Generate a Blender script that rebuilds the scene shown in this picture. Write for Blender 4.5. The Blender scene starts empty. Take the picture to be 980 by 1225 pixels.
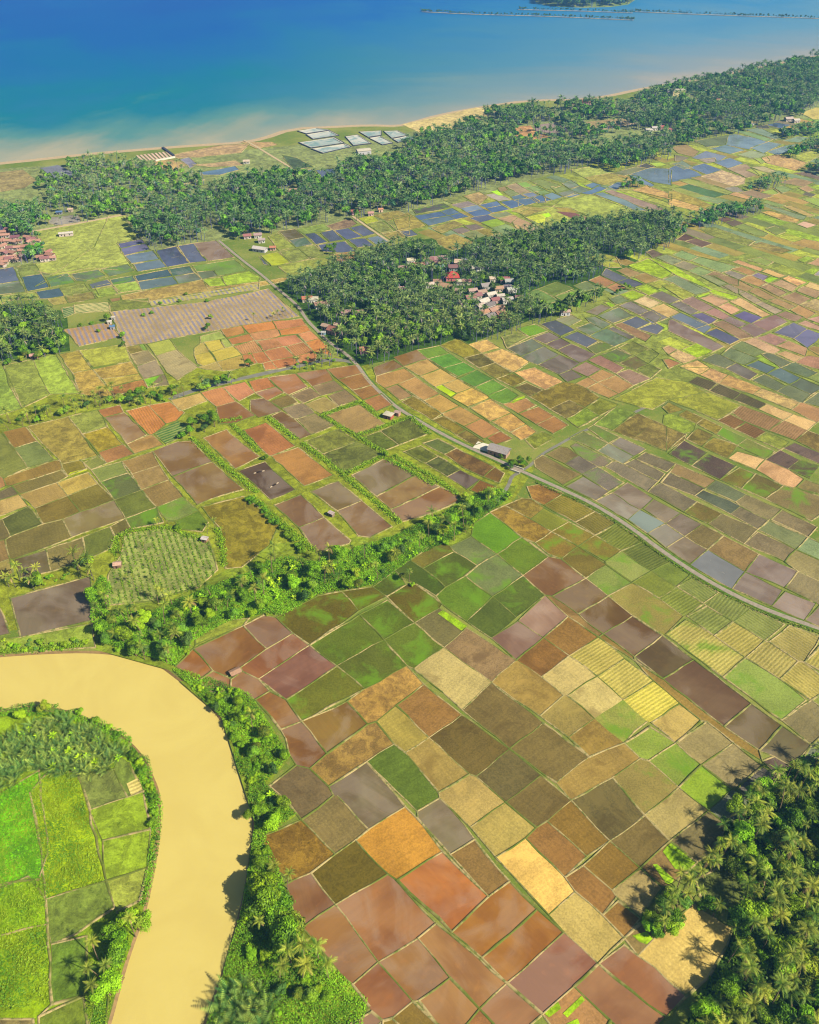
import bpy, math, random
import numpy as np
from mathutils import Vector, geometry

random.seed(7)
rng = np.random.default_rng(11)
scene = bpy.context.scene
COL = scene.collection

# ------------------------------------------------------------------ camera model (metres; the eye is 300 m above the plain)
EYE = 300.0
FOC, HORIZON, CX, CY = 993.0, -180.0, 490.0, 612.5
PITCH = math.atan((CY - HORIZON) / FOC)
SP, CP = math.sin(PITCH), math.cos(PITCH)

def at(u, v, z=0.0):
    """ground point (at height z) seen at pixel u, v of the 980 x 1225 photograph"""
    a, b = (u - CX) / FOC, (CY - v) / FOC
    dy, dz = CP + b * SP, -SP + b * CP
    t = (z - EYE) / dz
    return (a * t, dy * t, z)

def gp(pts, z=0.0):
    return np.array([at(u, v, z)[:2] for u, v in pts])

# ------------------------------------------------------------------ materials
def lin(c):
    return c / 12.92 if c <= 0.04045 else ((c + 0.055) / 1.055) ** 2.4

K = (0.565, 0.53, 0.42)
def rgb(r, g, b, k=1.0):
    """surface colour from an 8 bit sRGB triple, brought down to a real albedo"""
    y = 0.3 * r + 0.59 * g + 0.11 * b; d = 0.06
    r, g, b = r + (y - r) * d, g + (y - g) * d, b + (y - b) * d
    return (lin(r / 255) * K[0] * k, lin(g / 255) * K[1] * k, lin(b / 255) * K[2] * k, 1.0)

def hex3(s, k=1.0):
    return rgb(int(s[0], 16) * 17, int(s[1], 16) * 17, int(s[2], 16) * 17, k)

def soil(s):
    """field colour: the coarse three digit reading, pulled towards the warm earth and leaf tones of the plain"""
    r, g, b = (int(c, 16) * 17.0 for c in s)
    if r > g:
        if r - b > 85: b += 0.10 * (r - b); r -= 5
        g += 0.20 * (r - g)
    if b > g and b - r >= 34: b *= 1.08; r *= 0.95
    elif b > g: b -= 0.65 * (b - g) + 4; r += 3
    elif r >= g: b -= 7
    if abs(r - g) < 2 and b < r: g *= 0.955; r *= 1.02
    if g > r: r += (0.28 if r < 0.78 * g else 0.05) * (g - r); b *= 0.90
    return (min(r * 1.02, 255), min(g, 255), max(b * 0.97, 0))

class NT:
    def __init__(self, name):
        self.m = bpy.data.materials.new(name); self.m.use_nodes = True
        self.t = self.m.node_tree; self.t.nodes.clear()
        self.out = self.t.nodes.new('ShaderNodeOutputMaterial')
    def n(self, kind, **kw):
        nd = self.t.nodes.new('ShaderNode' + kind)
        for k, v in kw.items():
            if hasattr(nd, k) and k not in nd.inputs: setattr(nd, k, v)
            else: self.s(nd.inputs[k], v)
        return nd
    def s(self, sock, v):
        if isinstance(v, bpy.types.NodeSocket): self.t.links.new(v, sock)
        else:
            if sock.type == 'VECTOR' and hasattr(v, '__len__') and len(v) == 4: v = v[:3]
            if sock.type == 'RGBA' and hasattr(v, '__len__') and len(v) == 3: v = (*v, 1.0)
            sock.default_value = v
    def math(self, op, a, b=0.5, c=None, clamp=False):
        nd = self.t.nodes.new('ShaderNodeMath'); nd.operation = op; nd.use_clamp = clamp
        self.s(nd.inputs[0], a); self.s(nd.inputs[1], b)
        if c is not None: self.s(nd.inputs[2], c)
        return nd.outputs[0]
    def vmath(self, op, a, b):
        nd = self.t.nodes.new('ShaderNodeVectorMath'); nd.operation = op
        self.s(nd.inputs[0], a); self.s(nd.inputs[1], b)
        return nd.outputs[0]
    def noise(self, vec, scale, detail=4.0, rough=0.6, dist=0.0):
        nd = self.t.nodes.new('ShaderNodeTexNoise')
        self.s(nd.inputs['Vector'], vec); nd.inputs['Scale'].default_value = scale
        nd.inputs['Detail'].default_value = detail; nd.inputs['Roughness'].default_value = rough
        nd.inputs['Distortion'].default_value = dist
        return nd.outputs[0]
    def ss(self, x, a, b, lo=0.0, hi=1.0):
        nd = self.t.nodes.new('ShaderNodeMapRange'); nd.interpolation_type = 'SMOOTHSTEP'
        self.s(nd.inputs[0], x)
        for i, v in enumerate((a, b, lo, hi)): self.s(nd.inputs[i + 1], v)
        return nd.outputs[0]
    def mix(self, f, a, b, mode='MIX'):
        nd = self.t.nodes.new('ShaderNodeMix'); nd.data_type = 'RGBA'; nd.blend_type = mode
        self.s(nd.inputs[0], f); self.s(nd.inputs[6], a); self.s(nd.inputs[7], b)
        return nd.outputs[2]
    def scale(self, col, f):
        nd = self.t.nodes.new('ShaderNodeVectorMath'); nd.operation = 'SCALE'
        self.s(nd.inputs[0], col); self.s(nd.inputs[3], f)
        return nd.outputs[0]
    def bsdf(self, col, rough=0.85, spec=0.3, normal=None, **kw):
        b = self.t.nodes.new('ShaderNodeBsdfPrincipled')
        self.s(b.inputs['Base Color'], col); self.s(b.inputs['Roughness'], rough)
        self.s(b.inputs['Specular IOR Level'], spec)
        if normal is not None: self.s(b.inputs['Normal'], normal)
        self.t.links.new(b.outputs[0], self.out.inputs[0])
        return b
    def bump(self, h, strength=0.5, dist=0.5):
        nd = self.t.nodes.new('ShaderNodeBump'); self.s(nd.inputs['Height'], h)
        nd.inputs['Strength'].default_value = strength; nd.inputs['Distance'].default_value = dist
        return nd.outputs[0]
    def pos(self):
        return self.t.nodes.new('ShaderNodeNewGeometry').outputs['Position']

def plain(name, col, rough=0.8, spec=0.3, var=0.25, scale=0.6):
    t = NT(name); p = t.pos()
    n = t.noise(p, scale, 5)
    c = t.scale(col, t.ss(n, 0.2, 0.8, 1 - var, 1 + var))
    t.bsdf(c, rough, spec)
    return t.m

FM = {}
def field_material(flags):
    """soil, crop or flood water of one field; the colour itself belongs to the field (object colour)"""
    key = ''.join(sorted(set(flags) & set('wvgstSR')))
    if key in FM: return FM[key]
    t = NT('field_' + (key or 'plain')); p = t.pos()
    oi = t.n('ObjectInfo'); c = oi.outputs['Color']; r = oi.outputs['Random']
    off = t.n('CombineXYZ', X=t.math('MULTIPLY', r, 913.0), Y=t.math('MULTIPLY', r, 377.0), Z=t.math('MULTIPLY', r, 71.0)).outputs[0]
    q = t.vmath('ADD', p, off)
    big = t.noise(q, 0.045, 3, 0.55, 0.6)
    mid = t.noise(q, 0.22, 5, 0.65, 0.4)
    fine = t.noise(q, 1.3, 3, 0.7)
    uvs = t.n('SeparateXYZ', Vector=t.n('UVMap').outputs[0])
    sw_ = t.n('CombineXYZ', X=t.math('MULTIPLY', uvs.outputs[0], 0.05), Y=t.math('MULTIPLY', uvs.outputs[1], 0.75), Z=t.math('MULTIPLY', r, 40.0)).outputs[0]
    swath = t.noise(sw_, 1.0, 5, 0.65, 0.5)
    rough, spec, bump_s = 0.95, 0.05, 0.5
    h = mid
    if 'w' in key:
        dark = t.mix(1.0, c, (0.78, 0.68, 0.60, 1), 'MULTIPLY')
        col = t.mix(t.ss(big, 0.34, 0.66), dark, t.scale(c, 1.12))
        col = t.mix(t.ss(mid, 0.52, 0.72, 0, 0.55), col, t.mix(1.0, c, (1.22, 1.05, 0.80, 1), 'MULTIPLY'))
        col = t.scale(col, t.ss(swath, 0.3, 0.7, 0.95, 1.05))
        wet_sheen = t.ss(t.noise(q, 0.03, 4, 0.55, 1.2), 0.46, 0.60)
        col = t.mix(t.math('MULTIPLY', wet_sheen, 0.22), col, (0.31, 0.245, 0.175, 1))  # pale sky reflection on the wet patches, mixed into the soil colour
        speck = t.ss(fine, 0.66, 0.74, 0, 0.35)
        col = t.mix(speck, col, t.scale(c, 0.45))
        rough = t.ss(wet_sheen, 0, 1, 0.6, 0.2); spec = 0.22; bump_s = 0.05
    elif 'v' in key:
        # standing water: still, with silt clouds and a few stubble islands
        col = t.scale(c, t.ss(big, 0.3, 0.7, 0.82, 1.2))
        isl = t.ss(t.noise(q, 0.12, 5, 0.65, 0.8), 0.60, 0.70, 0, 0.45)
        col = t.mix(isl, col, rgb(140, 132, 112))
        rough = t.ss(isl, 0, 0.45, 0.14, 0.6); spec = 0.4; bump_s = 0.03
    else:
        col = t.scale(c, t.ss(big, 0.28, 0.72, 0.82, 1.2))
        col = t.mix(t.ss(mid, 0.45, 0.75, 0, 0.35), col, t.mix(1.0, c, (0.80, 0.82, 0.70, 1), 'MULTIPLY'))
        col = t.scale(col, t.ss(fine, 0.3, 0.7, 0.80, 1.18))
        speck = t.ss(t.noise(q, 0.9, 2, 0.5), 0.66, 0.72, 0, 0.3)
        col = t.mix(speck, col, t.scale(c, 0.5))
    if not key:
        # drying crust, damp hollows and faint rows of stubble
        col = t.scale(col, t.ss(swath, 0.3, 0.7, 0.91, 1.10))
        crust = t.ss(t.noise(q, 0.09, 6, 0.68, 1.2), 0.52, 0.64, 0, 0.7)
        col = t.mix(crust, col, t.mix(1.0, c, (1.25, 1.22, 1.15, 1), 'MULTIPLY'))
        damp = t.ss(t.noise(q, 0.05, 5, 0.6, 0.8), 0.56, 0.68, 0, 0.75)
        col = t.mix(damp, col, t.mix(1.0, c, (0.62, 0.58, 0.55, 1), 'MULTIPLY'))
        u = t.n('SeparateXYZ', Vector=t.n('UVMap').outputs[0]).outputs[0]
        row = t.ss(t.math('SINE', t.math('MULTIPLY', t.math('ADD', u, t.math('MULTIPLY', fine, 0.8)), 3.4)), -0.2, 0.6)
        col = t.mix(t.math('MULTIPLY', row, t.ss(r, 0.45, 0.8, 0, 0.22)), col, t.scale(c, 0.7))
    if 't' in key:
        m = t.ss(t.noise(q, 0.16, 6, 0.72, 0.8), 0.40, 0.62)
        col = t.mix(m, t.mix(1.0, col, (0.80, 0.77, 0.70, 1), 'MULTIPLY'), t.mix(1.0, col, (1.38, 1.36, 1.05, 1), 'MULTIPLY'))
        tuft = t.ss(t.noise(q, 0.55, 3, 0.6), 0.60, 0.68, 0, 0.6)
        col = t.mix(tuft, col, t.mix(1.0, col, (0.45, 0.52, 0.40, 1), 'MULTIPLY'))
        bump_s = 0.8
    if 'g' in key:
        gm = t.ss(t.noise(q, 0.07, 6, 0.62, 0.5), 0.47, 0.66, 0, 0.8)
        col = t.mix(gm, col, rgb(112, 160, 30))
    if key and set(key) & set('sSR'):
        u = t.n('SeparateXYZ', Vector=t.n('UVMap').outputs[0]).outputs[0]
        per = 1.7 if 's' in key else (3.8 if 'S' in key else 2.7)
        wob = t.math('MULTIPLY', t.noise(p, 0.3, 2), 0.8)
        sw = t.math('SINE', t.math('MULTIPLY', t.math('ADD', u, wob), 2 * math.pi / per))
        st = t.ss(sw, -0.3, 0.5)
        if 's' in key:
            col = t.mix(t.math('MULTIPLY', st, t.ss(mid, 0.35, 0.65, 0.25, 0.85)), col, t.mix(1.0, col, (0.66, 0.72, 0.60, 1), 'MULTIPLY'))
        elif 'S' in key:
            col = t.mix(t.math('MULTIPLY', st, t.math('MULTIPLY', t.ss(big, 0.3, 0.7, 0.45, 1.0), t.ss(mid, 0.38, 0.52, 0.25, 1.0))), col, (0.15, 0.135, 0.17, 1))
        else:
            col = t.mix(t.math('MULTIPLY', st, t.ss(mid, 0.3, 0.6, 0.35, 1.0)), col, rgb(70, 120, 50))
        h = t.math('ADD', h, t.math('MULTIPLY', sw, 0.3))
    t.bsdf(col, rough, spec, t.bump(h, bump_s, 0.35))
    FM[key] = t.m
    return t.m

# ------------------------------------------------------------------ mesh helpers
def link(o):
    COL.objects.link(o); return o

def props(o, label=None, cat=None, group=None, kind=None):
    if label: o['label'] = label
    if cat: o['category'] = cat
    if group: o['group'] = group
    if kind: o['kind'] = kind
    return o

def pymesh(name, V, F, mat, parent=None, smooth=False):
    me = bpy.data.meshes.new(name); me.from_pydata([tuple(v) for v in V], [], [tuple(x) for x in F]); me.update()
    if mat: me.materials.append(mat)
    if smooth: me.polygons.foreach_set('use_smooth', [True] * len(me.polygons))
    o = link(bpy.data.objects.new(name, me))
    if parent: o.parent = parent
    return o

def npmesh_data(name, V, F, mat, C=None, smooth=False):
    """V (n,3), F (m,k) of one polygon size, C (n,3) vertex tint"""
    V = np.asarray(V, np.float32); F = np.asarray(F, np.int32)
    me = bpy.data.meshes.new(name)
    m, k = F.shape
    me.vertices.add(len(V)); me.vertices.foreach_set('co', V.ravel())
    me.loops.add(m * k); me.loops.foreach_set('vertex_index', F.ravel())
    me.polygons.add(m); me.polygons.foreach_set('loop_start', np.arange(0, m * k, k, dtype=np.int32))
    try: me.polygons.foreach_set('loop_total', np.full(m, k, np.int32))
    except Exception: pass
    if C is not None:
        a = me.attributes.new('tint', 'FLOAT_COLOR', 'POINT')
        a.data.foreach_set('color', np.concatenate([np.asarray(C, np.float32), np.ones((len(V), 1), np.float32)], 1).ravel())
    if smooth: me.polygons.foreach_set('use_smooth', np.ones(m, bool))
    me.update(calc_edges=True); me.validate()
    if mat: me.materials.append(mat)
    return me

def npmesh(name, V, F, mat, C=None, smooth=False):
    return link(bpy.data.objects.new(name, npmesh_data(name, V, F, mat, C, smooth)))

def inside(P, poly):
    P = np.asarray(P); x, y = P[:, 0], P[:, 1]; r = np.zeros(len(P), bool)
    n = len(poly)
    for i in range(n):
        x1, y1 = poly[i]; x2, y2 = poly[(i + 1) % n]
        c = ((y1 > y) != (y2 > y))
        with np.errstate(divide='ignore', invalid='ignore'):
            xi = (x2 - x1) * (y - y1) / (y2 - y1 if y2 != y1 else 1e-9) + x1
        r ^= c & (x < xi)
    return r

def dist_line(P, line):
    P = np.asarray(P, float); d = np.full(len(P), 1e9)
    for a, b in zip(line[:-1], line[1:]):
        a, b = np.asarray(a, float), np.asarray(b, float); e = b - a
        t = np.clip(((P - a) @ e) / (e @ e + 1e-9), 0, 1)
        d = np.minimum(d, np.linalg.norm(P - (a + t[:, None] * e), axis=1))
    return d

def chaikin(pts, n=2, closed=False):
    pts = [np.asarray(p, float) for p in pts]
    for _ in range(n):
        q = [] if closed else [pts[0]]
        m = len(pts) if closed else len(pts) - 1
        for i in range(m):
            a, b = pts[i], pts[(i + 1) % len(pts)]
            q += [a * 0.75 + b * 0.25, a * 0.25 + b * 0.75]
        if not closed: q.append(pts[-1])
        pts = q
    return np.array(pts)

def ribbon(name, line, width, z, mat, jitter=0.0, crown=0.0):
    """a strip of ground along a line"""
    L = np.asarray(line); T = np.gradient(L, axis=0); T /= np.linalg.norm(T, axis=1)[:, None] + 1e-9
    Nn = np.stack([-T[:, 1], T[:, 0]], 1)
    w = np.array([width * 0.5 * (1 + jitter * (random.random() - 0.5) * 2) for _ in L])
    A, B = L + Nn * w[:, None], L - Nn * w[:, None]
    V = []; F = []
    for i in range(len(L)):
        V += [(*A[i], z), (*L[i], z + crown), (*B[i], z)]
    for i in range(len(L) - 1):
        a = i * 3
        F += [(a, a + 1, a + 4, a + 3), (a + 1, a + 2, a + 5, a + 4)]
    # closed sides down to the ground
    n = len(V)
    for i in range(len(L)): V += [(*A[i], -0.05), (*B[i], -0.05)]
    for i in range(len(L) - 1):
        F += [(i * 3, (i + 1) * 3, n + 2 * (i + 1), n + 2 * i), (i * 3 + 2, n + 2 * i + 1, n + 2 * (i + 1) + 1, (i + 1) * 3 + 2)]
    return pymesh(name, V, F, mat)

def box(x0, y0, z0, x1, y1, z1):
    V = [(x0, y0, z0), (x1, y0, z0), (x1, y1, z0), (x0, y1, z0), (x0, y0, z1), (x1, y0, z1), (x1, y1, z1), (x0, y1, z1)]
    F = [(3, 2, 1, 0), (4, 5, 6, 7), (0, 1, 5, 4), (1, 2, 6, 5), (2, 3, 7, 6), (3, 0, 4, 7)]
    return V, F

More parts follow.
